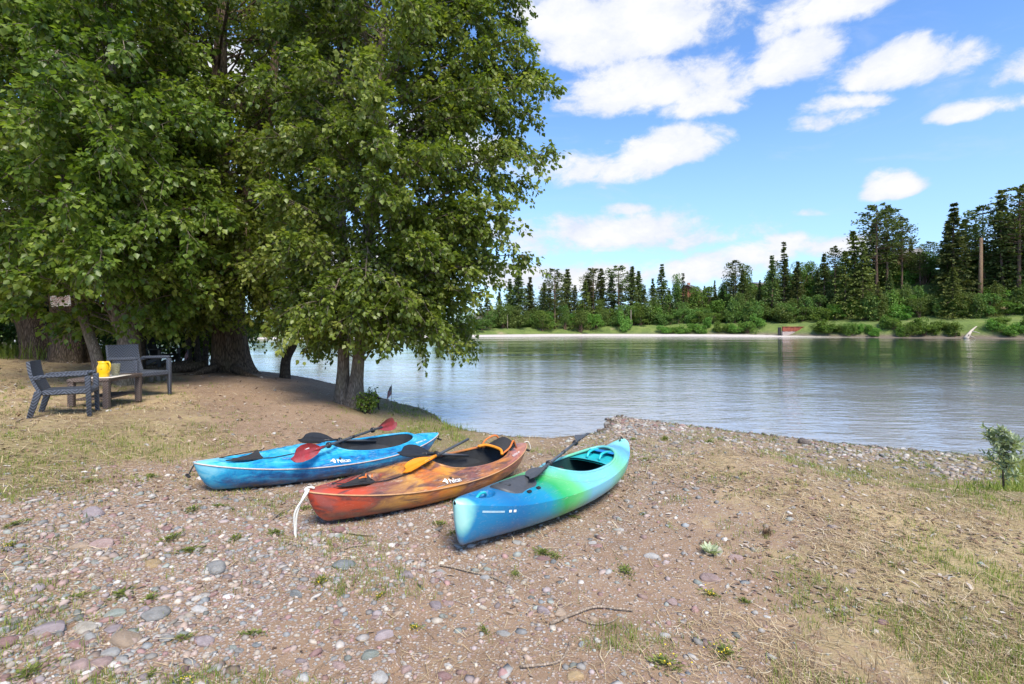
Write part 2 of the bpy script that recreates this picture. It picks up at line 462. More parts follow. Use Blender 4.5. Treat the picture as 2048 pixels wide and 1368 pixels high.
def M_bark(name, dark, lite, sc=1.0, bump=.6):
    m, gg, b = new_mat(name); co = obj_co(gg)
    st = gg.scale(co, (9*sc, 9*sc, 1.5*sc)); n = gg.noise(st, 2.2, 7, .65, .6); v = gg.voro(st, 2.6, 'DISTANCE_TO_EDGE')
    h = gg.math('ADD', gg.math('MULTIPLY', n, .6), gg.mapr(v, 0, .35, 0, .5))
    c = gg.ramp(h, [(.25, dark), (.75, lite)])
    c = gg.mix(gg.mapr(gg.noise(co, 2.5, 4, .6), .5, .75, 0, .45), c, (lite[0]*.75, lite[1]*.85, lite[2]*.6))
    gg.put(b.inputs['Base Color'], c); b.inputs['Roughness'].default_value = .92; b.inputs['Specular IOR Level'].default_value = .2
    gg.put(b.inputs['Normal'], gg.bump(h, bump, .03/sc))
    return m
def M_tint(name, stops, rough=.8, spec=.3):
    m, gg, b = new_mat(name)
    gg.put(b.inputs['Base Color'], gg.ramp(gg.attr('tint'), stops)); b.inputs['Roughness'].default_value = rough; b.inputs['Specular IOR Level'].default_value = spec
    return m

MAT = {}
MAT['black'] = M_plain('black_plastic', (.018, .018, .02), .45, .2, 30, .1)
MAT['black_fabric'] = M_plain('black_fabric', (.022, .022, .024), .8, .3, 60, .3)
MAT['gun'] = M_plain('dark_hatch_plastic', (.06, .062, .068), .5, .15, 40, .25, .002)
MAT['shaft'] = M_plain('grey_shaft', (.07, .075, .085), .32, .2, 20, .03)
MAT['white'] = M_plain('white_print', (.8, .8, .78), .5, .04, 20, 0)
MAT['rope_white'] = M_plain('white_cord', (.68, .66, .6), .85, .12, 90, .5, .003)
MAT['orange_strap'] = M_plain('orange_strap', (.62, .16, .03), .6, .15, 40, .1)
MAT['red_blade'] = M_plain('red_blade', (.30, .03, .032), .36, .3, 8, .05, dirt=((.42, .22, .22), .6))
MAT['orange_blade'] = M_plain('orange_blade', (.78, .27, .02), .35, .12, 8, .05)
MAT['wood_grey'] = M_bark('weathered_wood', (.16, .12, .09), (.42, .34, .27), 2.5, .4)
MAT['bark_big'] = M_bark('furrowed_bark', (.045, .03, .02), (.20, .14, .095), 1, .8)
MAT['bark_grey'] = M_bark('grey_poplar_bark', (.085, .065, .048), (.28, .225, .175), 1.6, .5)
MAT['bark_dark'] = M_bark('dark_bark', (.03, .022, .016), (.11, .085, .065), 2, .5)
MAT['bark_far'] = M_bark('conifer_bark', (.09, .055, .04), (.26, .17, .12), .6, .3)
MAT['leaf_B'] = M_leaf('poplar_leaf', (.072, .108, .013), (.155, .212, .029), (.30, .335, .08), .45)
MAT['leaf_A'] = M_leaf('cottonwood_leaf', (.072, .104, .012), (.155, .20, .025), (.29, .31, .065), .45)
MAT['leaf_C'] = M_leaf('young_poplar_leaf', (.07, .122, .015), (.155, .232, .032), (.30, .36, .075), .45)
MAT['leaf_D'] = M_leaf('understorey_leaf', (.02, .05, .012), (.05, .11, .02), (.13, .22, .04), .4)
MAT['leaf_will'] = M_leaf('willow_leaf', (.20, .25, .12), (.36, .42, .25), (.56, .61, .44), .3)
MAT['fir'] = M_leaf('fir_needles', (.052, .078, .025), (.11, .145, .043), (.19, .215, .066), .24, .7, True, .2)
MAT['fir_lite'] = M_leaf('light_fir_needles', (.07, .095, .022), (.14, .175, .04), (.24, .26, .07), .22, .7, True, .2)
MAT['shrub'] = M_leaf('shrub_leaf', (.055, .10, .022), (.12, .195, .04), (.23, .31, .075), .32, .6, True, .25)
MAT['bright_shrub'] = M_leaf('bright_shrub_leaf', (.065, .125, .022), (.14, .25, .042), (.26, .37, .075), .34, .6, True, .25)
MAT['grass'] = M_leaf('grass_blade', (.10, .155, .02), (.20, .27, .035), (.36, .39, .085), .35, .6)
MAT['weed'] = M_leaf('weed_leaf', (.08, .11, .02), (.17, .21, .04), (.30, .31, .08), .35, .6)
MAT['yellow_petal'] = M_plain('yellow_petal', (.75, .55, .03), .6, .1, 40, 0)
MAT['straw'] = M_tint('dry_straw', [(0, (.16, .10, .055)), (.4, (.36, .26, .14)), (.8, (.52, .40, .23)), (1, (.62, .53, .37))], .85)
MAT['litter'] = M_tint('dead_leaf', [(0, (.09, .055, .035)), (.4, (.26, .16, .10)), (.75, (.36, .29, .23)), (1, (.50, .45, .39))], .85)
def M_pebble():
    m, gg, b = new_mat('pebble_stone')
    c = gg.node('ShaderNodeAttribute', attribute_name='col').outputs['Color']
    co = obj_co(gg)
    c = gg.mix(gg.mapr(gg.noise(co, 60, 5, .7), .35, .7, 0, .6), c, gg.mix(1.0, c, (.52, .46, .42), 'MULTIPLY')); c = gg.mix(gg.mapr(gg.noise(co, 9, 4, .7), .45, .65, 0, .45), c, (.26, .18, .13))
    gg.put(b.inputs['Base Color'], c); b.inputs['Roughness'].default_value = .72; b.inputs['Specular IOR Level'].default_value = .35
    gg.put(b.inputs['Normal'], gg.bump(gg.noise(co, 150, 4, .6), .25, .004))
    return m
MAT['pebble'] = M_pebble()
def M_stone(name, col):
    m, gg, b = new_mat(name); co = obj_co(gg)
    oi = gg.node('ShaderNodeObjectInfo')
    sh = gg.vmath('ADD', co, gg.vmath('SCALE', oi.outputs['Location'], None))
    n = gg.noise(sh, 1.3, 6, .65, .5); f = gg.noise(sh, 9, 5, .7)
    c = gg.ramp(n, [(.3, tuple(x*.74 for x in col)), (.5, col), (.72, tuple(min(1, x*1.18+.02) for x in col))])
    c = gg.mix(gg.mapr(f, .42, .7, 0, .55), c, (.25, .20, .16)); c = gg.mix(gg.mapr(gg.noise(gg.scale(sh, (1, 1, 5)), 2.2, 3, .6, .6), .56, .62, 0, .22), c, (.55, .50, .46))
    hsv = gg.node('ShaderNodeHueSaturation'); gg.put(hsv.inputs['Value'], gg.mapr(oi.outputs['Random'], 0, 1, .8, 1.2)); gg.put(hsv.inputs['Color'], c)
    gg.put(b.inputs['Base Color'], hsv.outputs[0]); b.inputs['Roughness'].default_value = .7; b.inputs['Specular IOR Level'].default_value = .35
    gg.put(b.inputs['Normal'], gg.bump(f, .5, .09))
    return m
STONE_COL = {'pink': (.42, .29, .27), 'rose': (.36, .20, .19), 'lilac': (.40, .33, .35), 'grey': (.36, .36, .35), 'slate': (.24, .27, .28), 'cream': (.58, .52, .43),
             'white': (.62, .60, .57), 'tan': (.42, .31, .22), 'ochre': (.52, .36, .18), 'green': (.31, .36, .32), 'dark': (.11, .09, .085)}
for k, c in STONE_COL.items(): MAT['stone_'+k] = M_stone(k+'_river_stone', tuple(v*.82 for v in c))
# ---------------------------------------------------------------- ground cover zones (photo px, py: gravel, straw, green)
ZONES = np.array([(0,1368,.8,.1,.1),(300,1250,.92,.05,.05),(500,1150,.92,.05,.1),(100,1050,.85,.1,.15),(300,1010,.85,.1,.1),(600,1080,.85,.05,.1),(700,1250,.5,0,.05),(900,1200,.45,0,.05),
 (1000,1330,.35,.05,.05),(1100,1120,.5,.05,.05),(1300,1150,.3,.05,0),(1300,1010,.42,.1,.05),(1250,945,.7,.3,.1),(1350,925,.45,.6,.1),(1460,912,.1,.95,.05),(1600,960,.1,.9,.15),
 (1500,1050,.2,.4,.4),(1560,1000,.15,.6,.5),(1450,1200,.2,.25,.1),(1650,1150,.1,.6,.55),(1650,1300,.1,.55,.5),(1900,1200,.05,.8,.66),(1950,1050,.05,.9,.55),(2000,1340,.05,.7,.68),(1800,1000,.05,.95,.1),(1350,1340,.25,.1,.1),
 (100,900,.06,.7,.76),(300,900,.06,.7,.74),(450,865,.05,.5,.6),(50,960,.3,.5,.76),(200,870,.05,.65,.74),(120,800,0,.7,.35),(200,965,.4,.4,.4),(330,965,.6,.3,.15),(600,810,0,.12,.03),(650,850,.05,.1,.05),(500,785,0,.2,.05),(300,800,0,.7,.3),
 (150,835,0,.65,.6),(50,765,0,.85,.2),(400,840,0,.55,.55),(560,860,0,.15,.1),(760,840,0,.35,.7),(850,835,0,.15,.95),(800,820,0,.2,.85),(950,880,.1,.2,.9),(900,862,0,.1,.95),(1080,890,.2,.4,.45),(1000,905,.2,.4,.3),(720,900,.2,.3,.3),(700,760,0,.2,.2),
 (1300,855,.95,.05,.3),(1500,880,.8,.2,.6),(1700,912,.8,.15,.6),(1900,935,.75,.15,.65),(1250,890,.7,.3,.65),(1400,880,.7,.3,.66),(1750,955,.25,.3,.95),(1620,935,.35,.3,.8),(1880,968,.1,.4,.95),(2040,955,.1,.2,.95),(850,1080,.75,.05,.1),(480,960,.5,.3,.2),(20,1200,.85,.1,.1)], float)
def zones(x, y, z=None):
    x = np.asarray(x, float); y = np.asarray(y, float)
    if z is None: z = ground_z(x, y, False)
    yy = np.maximum(y, 1.6)
    px = np.clip(1024+FPX*x/yy, -150, 2200); py = np.clip(HORI-FPX*(z-CAMZ)/yy, 700, 1400)
    sy = 26+.12*np.maximum(py-880, 0)
    px = px+90*(fbm(x*1.1, y*1.1, 21)-.5)*2; py = py+sy*(fbm(x*1.3, y*1.3, 31)-.5)*2.2
    w = np.exp(-((px[..., None]-ZONES[:, 0])/95)**2-((py[..., None]-ZONES[:, 1])/sy[..., None])**2)+1e-7*np.exp(-((px[..., None]-ZONES[:, 0])/600)**2-((py[..., None]-ZONES[:, 1])/300)**2)+1e-12
    r = (w@ZONES[:, 2:])/w.sum(-1, keepdims=True)
    return r[..., 0], r[..., 1], r[..., 2]

# near bank sheet: rows spread with distance, columns widen with it
ys = np.concatenate([np.linspace(-8, 1.2, 14), 1.2+(np.exp(np.linspace(0, 1, 330)*math.log(34))-1)/(33)*30.0])
yv = np.unique(ys); nu = 330
u = np.linspace(-1, 1, nu); u = u*(.55+.45*np.abs(u))
half = 7+1.75*np.maximum(yv, 0)
GX = u[None, :]*half[:, None]+0*yv[:, None]-.12*np.maximum(yv, 0)[:, None]; GY = np.repeat(yv[:, None], nu, 1)
GZ = ground_z(GX, GY)
za, zb_, zc = zones(GX, GY, GZ)
P = np.stack([GX, GY, GZ], -1).reshape(-1, 3)
i = np.arange(GX.size).reshape(GX.shape)
Q = np.stack([i[:-1, :-1], i[:-1, 1:], i[1:, 1:], i[1:, :-1]], -1).reshape(-1, 4)
def M_ground():
    m, gg, b = new_mat('bank_earth'); co = obj_co(gg)
    gr, st, gn, wet = (gg.attr(k) for k in ('gravel', 'straw', 'green', 'wet'))
    n1 = gg.noise(co, 1.6, 6, .6); n2 = gg.noise(co, 14, 6, .7); n3 = gg.noise(co, 70, 4, .7)
    dirt = gg.ramp(gg.math('ADD', gg.math('MULTIPLY', n1, .5), gg.math('MULTIPLY', n2, .5)), [(.3, (.175, .112, .070)), (.5, (.26, .172, .110)), (.72, (.36, .250, .165))])
    dirt = gg.mix(gg.mapr(n3, .5, .75, 0, .5), dirt, (.40, .29, .21))
    vc = gg.voro(co, 52, out='Color'); vd = gg.voro(co, 52)
    sepc = gg.node('ShaderNodeSeparateColor'); gg.l.new(vc, sepc.inputs[0])
    peb = gg.ramp(sepc.outputs[0], [(0, (.22, .16, .13)), (.25, (.36, .25, .22)), (.5, (.34, .31, .29)), (.75, (.45, .36, .30)), (1, (.52, .48, .43))])
    pm = gg.math('MULTIPLY', gg.mapr(vd, .35, .55, 1, 0), gg.mapr(gg.math('ADD', gr, gg.math('MULTIPLY', gg.math('SUBTRACT', sepc.outputs[1], .5), 1.1)), .35, .55, 0, 1))
    vc2 = gg.voro(co, 130, out='Color'); vd2 = gg.voro(co, 130)
    s2 = gg.node('ShaderNodeSeparateColor'); gg.l.new(vc2, s2.inputs[0])
    grit = gg.math('MULTIPLY', gg.mapr(vd2, .3, .5, 1, 0), gg.mapr(s2.outputs[1], .62, .68, 0, .8))
    c = gg.mix(grit, dirt, gg.ramp(s2.outputs[0], [(0, (.28, .2, .16)), (.6, (.42, .34, .29)), (1, (.58, .52, .46))]))
    c = gg.mix(pm, c, peb)
    stc = gg.ramp(gg.noise(gg.scale(co, (1, 1.6, 1)), 38, 6, .75, 1.2), [(.3, (.23, .155, .08)), (.5, (.45, .34, .185)), (.7, (.62, .49, .28))])
    c = gg.mix(gg.mapr(gg.math('ADD', st, gg.math('ADD', gg.math('MULTIPLY', gg.math('SUBTRACT', n2, .5), 1.4), gg.math('MULTIPLY', gg.math('SUBTRACT', n1, .5), 1.3))), .42, .95, 0, .85), c, stc)
    gnc = gg.ramp(gg.noise(co, 30, 5, .7), [(.35, (.10, .10, .03)), (.65, (.24, .23, .075))])
    c = gg.mix(gg.mapr(gg.math('ADD', gn, gg.math('MULTIPLY', gg.math('SUBTRACT', n2, .5), 1.2)), .4, 1.0, 0, .75), c, gnc)
    c = gg.mix(wet, c, (.10, .075, .055))
    gg.put(b.inputs['Base Color'], c); b.inputs['Roughness'].default_value = .92; b.inputs['Specular IOR Level'].default_value = .2
    h = gg.math('ADD', gg.math('MULTIPLY', pm, .5), gg.math('ADD', gg.math('MULTIPLY', grit, .25), gg.math('MULTIPLY', n2, .8)))
    gg.put(b.inputs['Normal'], gg.bump(gg.math('ADD', h, gg.math('MULTIPLY', n3, .35)), .7, .015))
    return m
sdv = shore_sd(P[:, 0], P[:, 1])
me = raw_mesh('ground', P, Q, True, dict(gravel=za.ravel(), straw=zb_.ravel(), green=zc.ravel(), wet=sstep(.35, .05, sdv)*.8))
link('ground', me, M_ground(), kind='structure')

# ---------------------------------------------------------------- river
FSH = np.array([(-400,60),(-150,72),(-60,95),(-43,101),(-10,119),(23,131),(45,127),(60,121),(80,111),(100,99),(130,84),(400,20)], float)
def far_shore(x): return np.interp(x, FSH[:, 0], FSH[:, 1])
def M_water():
    m, gg, b = new_mat('river_water'); co = obj_co(gg)
    gg.put(b.inputs['Base Color'], gg.mix(gg.attr('skylit'), gg.ramp(gg.noise(co, .05, 3), [(.35, (.022, .045, .034)), (.65, (.035, .06, .048))]), (.33, .335, .35))); b.inputs['Roughness'].default_value = .04; b.inputs['IOR'].default_value = 1.45  # near shore: pale shallow bed, with bright sky reflection painted into the base colour
    sp = gg.node('ShaderNodeSeparateXYZ'); gg.l.new(co, sp.inputs[0])
    dist = sp.outputs[1]
    wob = gg.noise(gg.scale(co, (.10, .22, 1)), .5, 3, .5)
    a = gg.noise(gg.scale(co, (.55, 1.5, 1)), 3.0, 3, .55, .5)               # hand-wide ripples by the shore
    bq = gg.noise(gg.scale(co, (.40, 1.0, 1)), .95, 3, .5, .7)                # chop of the current
    cq = gg.noise(gg.scale(co, (.30, 1.0, 1)), .22, 2, .5, .5)                # long boils far out
    h = gg.math('ADD', gg.math('MULTIPLY', a, gg.mapr(dist, 8, 45, .34, .06)), gg.math('ADD', gg.math('MULTIPLY', bq, gg.mapr(dist, 10, 90, .55, .38)), gg.math('MULTIPLY', cq, gg.mapr(dist, 15, 80, .4, 1.9))))
    h = gg.math('MULTIPLY', h, gg.mapr(wob, .38, .62, .55, 1.15))
    n = gg.node('ShaderNodeBump'); n.inputs['Distance'].default_value = .10; gg.put(n.inputs['Height'], h)
    gg.put(n.inputs['Strength'], gg.mapr(dist, 8, 110, 1.0, 1.0))
    gg.put(b.inputs['Normal'], n.outputs[0])
    return m
mb = MB()
xs_ = np.concatenate([[-900, -400, -200], np.linspace(-100, 100, 101), [200, 400, 900]]); yw = np.concatenate([[-40, 0], np.linspace(4, 40, 49), np.linspace(44, 140, 25), [200]])
mb.grid(np.stack(np.meshgrid(xs_, yw, indexing='ij')+[np.full((len(xs_), len(yw)), WATER)], -1))
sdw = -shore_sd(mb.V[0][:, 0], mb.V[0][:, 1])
link('water', mb.mesh('water', True, dict(skylit=sstep(30, 0, sdw)*.9)), M_water(), kind='structure')  # painted sky brightness and pale bed fade out away from the bank

# far bank: gravel strip, grassy rise, hill climbing to the right
def far_z(x, y):
    s = y-far_shore(x)
    top = np.interp(x, [-150, -40, 0, 30, 60, 85, 110, 160], [.6, .9, 1.6, 2.0, 2.6, 3.2, 3.6, 4])
    hill = np.interp(x, [-150, -20, 10, 45, 75, 95, 120, 160], [0, 0, .8, 4.5, 10, 13.5, 14.5, 15])
    strip = np.interp(x, [-60, -20, 10, 60, 75], [4, 6, 9, 8, 1.5])
    z = WATER-.25*np.clip(-s, 0, 6)+.055*np.clip(s, 0, strip)
    z = z+(top-WATER-.4)*sstep(strip, strip+7, s)+hill*sstep(9, 48, s)+.9*(fbm(x*.06, y*.06, 40)-.5)*sstep(6, 30, s)
    return z
xx = np.concatenate([np.linspace(-2500, -200, 12), np.linspace(-180, 200, 191), np.linspace(230, 2500, 12)])
so = np.concatenate([[-6, -3, -1, -.3], np.linspace(0, 24, 33), np.linspace(26, 120, 40), [160, 240, 400, 800, 1600, 3500]])
FX = np.repeat(xx[:, None], len(so), 1); FY = far_shore(xx)[:, None]+so[None, :]
FZ = far_z(FX, FY)
strip = np.interp(FX, [-60, -20, 10, 60, 75], [4, 6, 9, 8, 1.5])
def M_far():
    m, gg, b = new_mat('far_bank_turf'); co = obj_co(gg)
    n = gg.noise(co, .35, 6, .65); f = gg.noise(co, 2.2, 5, .7)
    gc = gg.ramp(gg.math('ADD', gg.math('MULTIPLY', n, .6), gg.math('MULTIPLY', f, .4)), [(.32, (.055, .085, .02)), (.5, (.12, .17, .035)), (.7, (.22, .24, .07))])
    gv = gg.ramp(f, [(.3, (.46, .40, .36)), (.7, (.66, .59, .54))])
    mud = gg.ramp(f, [(.3, (.10, .075, .055)), (.7, (.20, .16, .12))])
    c = gg.mix(gg.attr('beach'), gg.mix(gg.attr('mud'), gc, mud), gv)
    c = gg.mix(gg.mapr(gg.noise(co, .12, 4, .6), .62, .72, 0, .7), c, (.36, .27, .17))
    gg.put(b.inputs['Base Color'], c); b.inputs['Roughness'].default_value = .95
    gg.put(b.inputs['Normal'], gg.bump(f, .6, .3))
    return m
FS = FY-far_shore(FX)
beach = sstep(.5, -.5, FS-strip)*sstep(82, 62, FX)
mud = sstep(strip+3.0, strip+1.0, FS)*(1-beach)*sstep(20, 70, FX)
i = np.arange(FX.size).reshape(FX.shape)
Q = np.stack([i[:-1, :-1], i[1:, :-1], i[1:, 1:], i[:-1, 1:]], -1).reshape(-1, 4)
link('far_bank', raw_mesh('far_bank', np.stack([FX, FY, FZ], -1).reshape(-1, 3), Q, True, dict(beach=beach.ravel(), mud=mud.ravel())), M_far(), kind='structure')

# ---------------------------------------------------------------- pebbles and stones
def ico(sub):
    bm = bmesh.new(); bmesh.ops.create_icosphere(bm, subdivisions=sub, radius=1)
    V = np.array([v.co[:] for v in bm.verts]); F = np.array([[v.index for v in f.verts] for f in bm.faces]); bm.free()
    return V, F
PCOL = np.array([(.42,.29,.27),(.36,.22,.21),(.40,.34,.34),(.36,.36,.35),(.27,.29,.30),(.56,.50,.42),(.60,.57,.53),(.42,.32,.24),(.47,.37,.31),(.32,.35,.32),(.50,.40,.36),(.45,.43,.40)])
def scatter_d(n, d0, d1, spread=1.25, rng=RNG):
    d = np.exp(rng.uniform(math.log(d0), math.log(d1), n)); return rng.uniform(-spread, spread, n)*d, d
def pebbles(n, d0, d1, med, cap, sub, thr_pow, name, salt, base=.02):
    rng = np.random.default_rng(salt)
    x, y = scatter_d(n, d0, d1, 1.2, rng)
    z = ground_z(x, y); gv, st, gn = zones(x, y, z)
    sd = shore_sd(x, y)
    keep = (rng.random(n) < np.clip(gv**thr_pow+base, 0, 1)*(.15+1.3*fbm(x*2.2, y*2.2, 77))) & (sd > -.12)
    x, y, z, gv = x[keep], y[keep], z[keep], gv[keep]; n = len(x)
    r = np.clip(med*(y/3.2)**.55*np.exp(rng.normal(0, .55, n)), .0045*(y/3), cap)
    V, F = ico(sub)
    sc = np.stack([r*rng.uniform(.85, 1.45, n), r*rng.uniform(.7, 1.05, n), r*rng.uniform(.38, .72, n)], -1)
    a = rng.uniform(0, 2*np.pi, n); ca, sa = np.cos(a), np.sin(a); tl = rng.normal(0, .16, n)
    W = V[None]*sc[:, None]*(1+.17*rng.normal(size=(n, len(V), 1)))
    X_ = W[..., 0]*ca[:, None]-W[..., 1]*sa[:, None]; Y_ = W[..., 0]*sa[:, None]+W[..., 1]*ca[:, None]; Z_ = W[..., 2]+tl[:, None]*X_
    W = np.stack([X_+x[:, None], Y_+y[:, None], Z_+(z+sc[:, 2]*.16)[:, None]], -1)
    c = PCOL[rng.integers(0, len(PCOL), n)]*np.clip(rng.normal(.82, .2, (n, 1)), .45, 1.3)
    if name == 'beach_gravel': c = c*.5+c.mean(1, keepdims=True)*np.array([.52, .49, .45])
    c = c*(1-.5*sstep(.4, .1, shore_sd(x, y)))[:, None]           # stones wetted by the river
    c = np.repeat(c, len(V), 0)
    F_ = (F[None]+(np.arange(n)*len(V))[:, None, None]).reshape(-1, 3)
    me = raw_mesh(name, W.reshape(-1, 3), F_, True, dict(col=c))
    return link(name, me, MAT['pebble'], None, kind='stuff', label='small pink, grey and cream river pebbles bedded in the bank earth', category='pebbles')
pebbles(52000, 1.7, 7.5, .0110, .032, 1, 1.6, 'gravel', 5, .012)
pebbles(30000, 6.8, 14, .0150, .05, 1, 1.7, 'beach_gravel', 6, .002)['label'] = 'mixed cobbles and shingle along the waterline of the near beach'

def stone_mesh(seed):
    V, F = ico(3); rng = np.random.default_rng(seed)
    d = np.zeros(len(V))
    for k in range(5):
        ax = unit(rng.normal(size=3)); d += .10*np.sin(V@ax*rng.uniform(1.2, 3.2)+rng.uniform(0, 6))
    V = V*(1+d)[:, None]
    for k in range(4):
        cutn = unit(rng.normal(size=3)+np.array([0, 0, .5 if k == 0 else .1])); c = V@cutn
        V = V-np.clip(c-rng.uniform(.55, .85), 0, 1)[:, None]*cutn*.85
    return raw_mesh('stone', V, F, True)
STONE_ME = [[None]*6 for _ in STONE_COL]
SKEYS = list(STONE_COL)
for a_, k in enumerate(SKEYS):
    for b_ in range(6):
        STONE_ME[a_][b_] = stone_mesh(100+b_)
        STONE_ME[a_][b_].materials.append(MAT['stone_'+k])
SWORD = {'pink': 'pinkish', 'rose': 'dull rose red', 'lilac': 'pale lilac', 'grey': 'plain grey', 'slate': 'dark slate grey', 'cream': 'cream coloured', 'white': 'whitish', 'tan': 'tan brown', 'ochre': 'ochre yellow', 'green': 'greenish grey', 'dark': 'nearly black'}
def ground_hit(px, py):
    d = 1.8*FPX/max(py-HORI, 5)
    for _ in range(12):
        p = at(px, py, d); gz = float(ground_z(np.array(p[0]), np.array(p[1])))
        d += (p[2]-gz)/max((py-HORI)/FPX, .02)*.7
    return at(px, py, d)
def spot(px):
    return 'on the gravel left of the orange bow' if px < 560 else 'on the gravel before the orange kayak' if px < 930 else 'on the dirt before the teal stem' if px < 1240 else 'on the dirt right of the teal kayak'
def stone(px, py, wpx, k, where=None, flat=.5, label=None):
    where = where or spot(px)
    p = ground_hit(px, py); r = wpx/2*p[1]/FPX
    o = link('river_stone', STONE_ME[SKEYS.index(k)][random.randrange(6)])
    o.scale = (r, r*random.uniform(.62, .85), r*flat*random.uniform(.75, 1.1)); o.rotation_euler = (random.uniform(-.12, .12), random.uniform(-.12, .12), random.uniform(-.5, .5)+random.choice((0, math.pi)))
    o.location = (p[0], p[1], p[2]+o.scale[2]*.14)
    o['label'] = label or SWORD[k]+' rounded river stone lying '+where; o['category'] = 'stone'
    if not label: o['group'] = SWORD[k]+' stones '+where
    return o
NAMED = [(308,1128,38,'ochre','peach coloured egg shaped stone alone on the left gravel'),(95,1261,72,'lilac','large flat pale lilac stone with a grey one against it'),(115,1264,30,'slate',None),(172,1259,50,'cream','cream oval stone lying beside the large flat lilac stone'),
 (310,1235,58,'grey','long smooth light grey stone on the left gravel'),(226,1229,40,'green',None),(58,1279,32,'tan',None),(256,1284,62,'tan','broad flat brown slab sunk in the gravel'),(160,1293,38,'rose',None),(10,1290,42,'rose',None),(155,1333,48,'pink',None),(197,1330,50,'pink',None),
 (217,1307,42,'grey',None),(245,1320,32,'white',None),(226,1261,36,'lilac',None),(186,1027,44,'lilac',None),(156,1095,40,'tan',None),(203,1090,48,'pink',None),(433,1139,48,'grey',None),(590,1190,32,'slate',None),(245,1200,22,'white',None),(408,1287,42,'lilac',None),(332,1280,32,'grey',None),
 (687,1130,52,'slate','broad flat slate grey stone in front of the orange kayak'),(767,1273,44,'lilac',None),(740,1311,40,'green','greenish grey leaf shaped stone on bare dirt'),(760,1355,40,'white','whitish oval stone on bare dirt'),(887,1354,34,'rose',None),(1147,1354,36,'ochre','ochre yellow loaf shaped stone on bare dirt'),(1008,1268,30,'grey',None),(872,1213,32,'lilac',None),(897,1208,24,'pink',None),
 (1085,1224,30,'lilac',None),(1121,1229,32,'tan',None),(1087,1119,30,'rose',None),(813,1152,30,'lilac',None),(678,1063,34,'rose','rose red stone between the orange kayak and the dirt'),(666,1036,17,'rose','round reddish stone touching the foot of the orange bow'),(812,1340,26,'pink',None),(998,1087,18,'cream','cream stone just beside the stem of the teal kayak'),
 (1416,1157,42,'pink','long pink stone lying on the brown dirt to the right'),(1433,1106,36,'cream','pale lichened stone with leafy weed against it'),(1472,1116,28,'pink',None),(1345,1206,28,'pink',None),(1536,1235,15,'white',None),(1330,1272,22,'white',None),(1304,1114,28,'white',None),
 (706,1016,22,'pink',None),(740,1008,18,'cream',None),(1035,1085,22,'grey',None),(1240,1060,16,'white',None),(1185,1086,18,'white',None)]
for (px, py, w_, k, lb) in NAMED: stone(px, py, w_, k, label=lb)
BEACH = 'on the stony beach by the water'
stone(1613,888,26,'dark',label='dark rounded boulder at the water edge of the beach', flat=.75)
stone(1482,848,22,'dark',label='dark flat rock standing in the shallows', flat=.45)
stone(1497,852,12,'tan',label='small brown rock beside the flat rock in the shallows', flat=.4)
cnt = 0
while cnt < 150:        # larger stones of the foreground gravel
    px = random.uniform(0, 1400); py = random.uniform(985, 1366)
    p = ground_hit(px, py); gv = float(zones(np.array([p[0]]), np.array([p[1]]))[0][0])
    if random.random() > gv*1.1-.15: continue
    w_ = min(34, random.lognormvariate(2.75, .32)*(.72+.5*(py-985)/380))
    stone(px, py, w_, random.choice(('pink','pink','rose','lilac','grey','grey','slate','cream','white','tan','green'))); cnt += 1
cnt = 0
while cnt < 100:         # stones of the beach and the spit
    px = random.uniform(1200, 2040); t = (px-1230)/800
    py = random.uniform(836+70*max(t, 0), 880+75*max(t, 0)) if cnt < 70 else random.uniform(832, 862)
    if cnt >= 70: px = random.uniform(1222, 1400)
    p = ground_hit(px, py)
    if float(shore_sd(np.array([p[0]]), np.array([p[1]]))[0]) < -.05: continue
    stone(px, py, random.uniform(7, 14), random.choice(('pink','lilac','grey','grey','cream','white','tan','rose','slate')), BEACH, .6); cnt += 1

# ---------------------------------------------------------------- straw, dead leaves, grass
def ribbons(x, y, z, length, width, ang, lift, curl, tint, name, mat, **props):
    n = len(x); dx, dy = np.cos(ang), np.sin(ang)
    t = np.array([0, .5, 1.])
    cx = x[:, None]+dx[:, None]*length[:, None]*(t-.5)-dy[:, None]*curl[:, None]*length[:, None]*(t*(1-t)*2)
    cy = y[:, None]+dy[:, None]*length[:, None]*(t-.5)+dx[:, None]*curl[:, None]*length[:, None]*(t*(1-t)*2)
    cz = z[:, None]+.006+lift[:, None]*np.array([0, .6, .9])[None]*length[:, None]
    wv = width[:, None]*np.array([.8, 1, .5])[None]
    A = np.stack([cx-dy[:, None]*wv, cy+dx[:, None]*wv, cz], -1); B = np.stack([cx+dy[:, None]*wv, cy-dx[:, None]*wv, cz+.25*wv], -1)
    V = np.concatenate([A, B], 1)
    f = np.array([(0, 3, 4, 1), (1, 4, 5, 2)])
    F = (f[None]+(np.arange(n)*6)[:, None, None]).reshape(-1, 4)
    return link(name, raw_mesh(name, V.reshape(-1, 3), F, False, dict(tint=np.repeat(tint, 6))), mat, None, kind='stuff', **props)
def field(n, d0, d1, salt, fn, spread=1.6):
    rng = np.random.default_rng(salt); x, y = scatter_d(n, d0, d1, spread, rng); z = ground_z(x, y)
    gv, st, gn = zones(x, y, z); sd = shore_sd(x, y)
    k = (rng.random(n) < fn(gv, st, gn, x, y)) & (sd > .03)
    return x[k], y[k], z[k], rng
x, y, z, rng = field(225000, 1.7, 15, 51, lambda gv, st, gn, x, y: np.clip(st**1.2+.05, 0, 1)*(.06+1.25*sstep(.32, .66, fbm(x*1.5, y*1.5, 5))))
n = len(x); s_ = (y/4)**.5
ribbons(x, y, z, rng.uniform(.04, .15, n)*s_**.6, rng.uniform(.0010, .0022, n)*s_*1.1, rng.uniform(0, 6.28, n), np.abs(rng.normal(0, .16, n)), rng.normal(0, .3, n), rng.random(n), 'dry_straw', MAT['straw'], label='dry tan straw and dead grass stems covering the bank', category='straw')
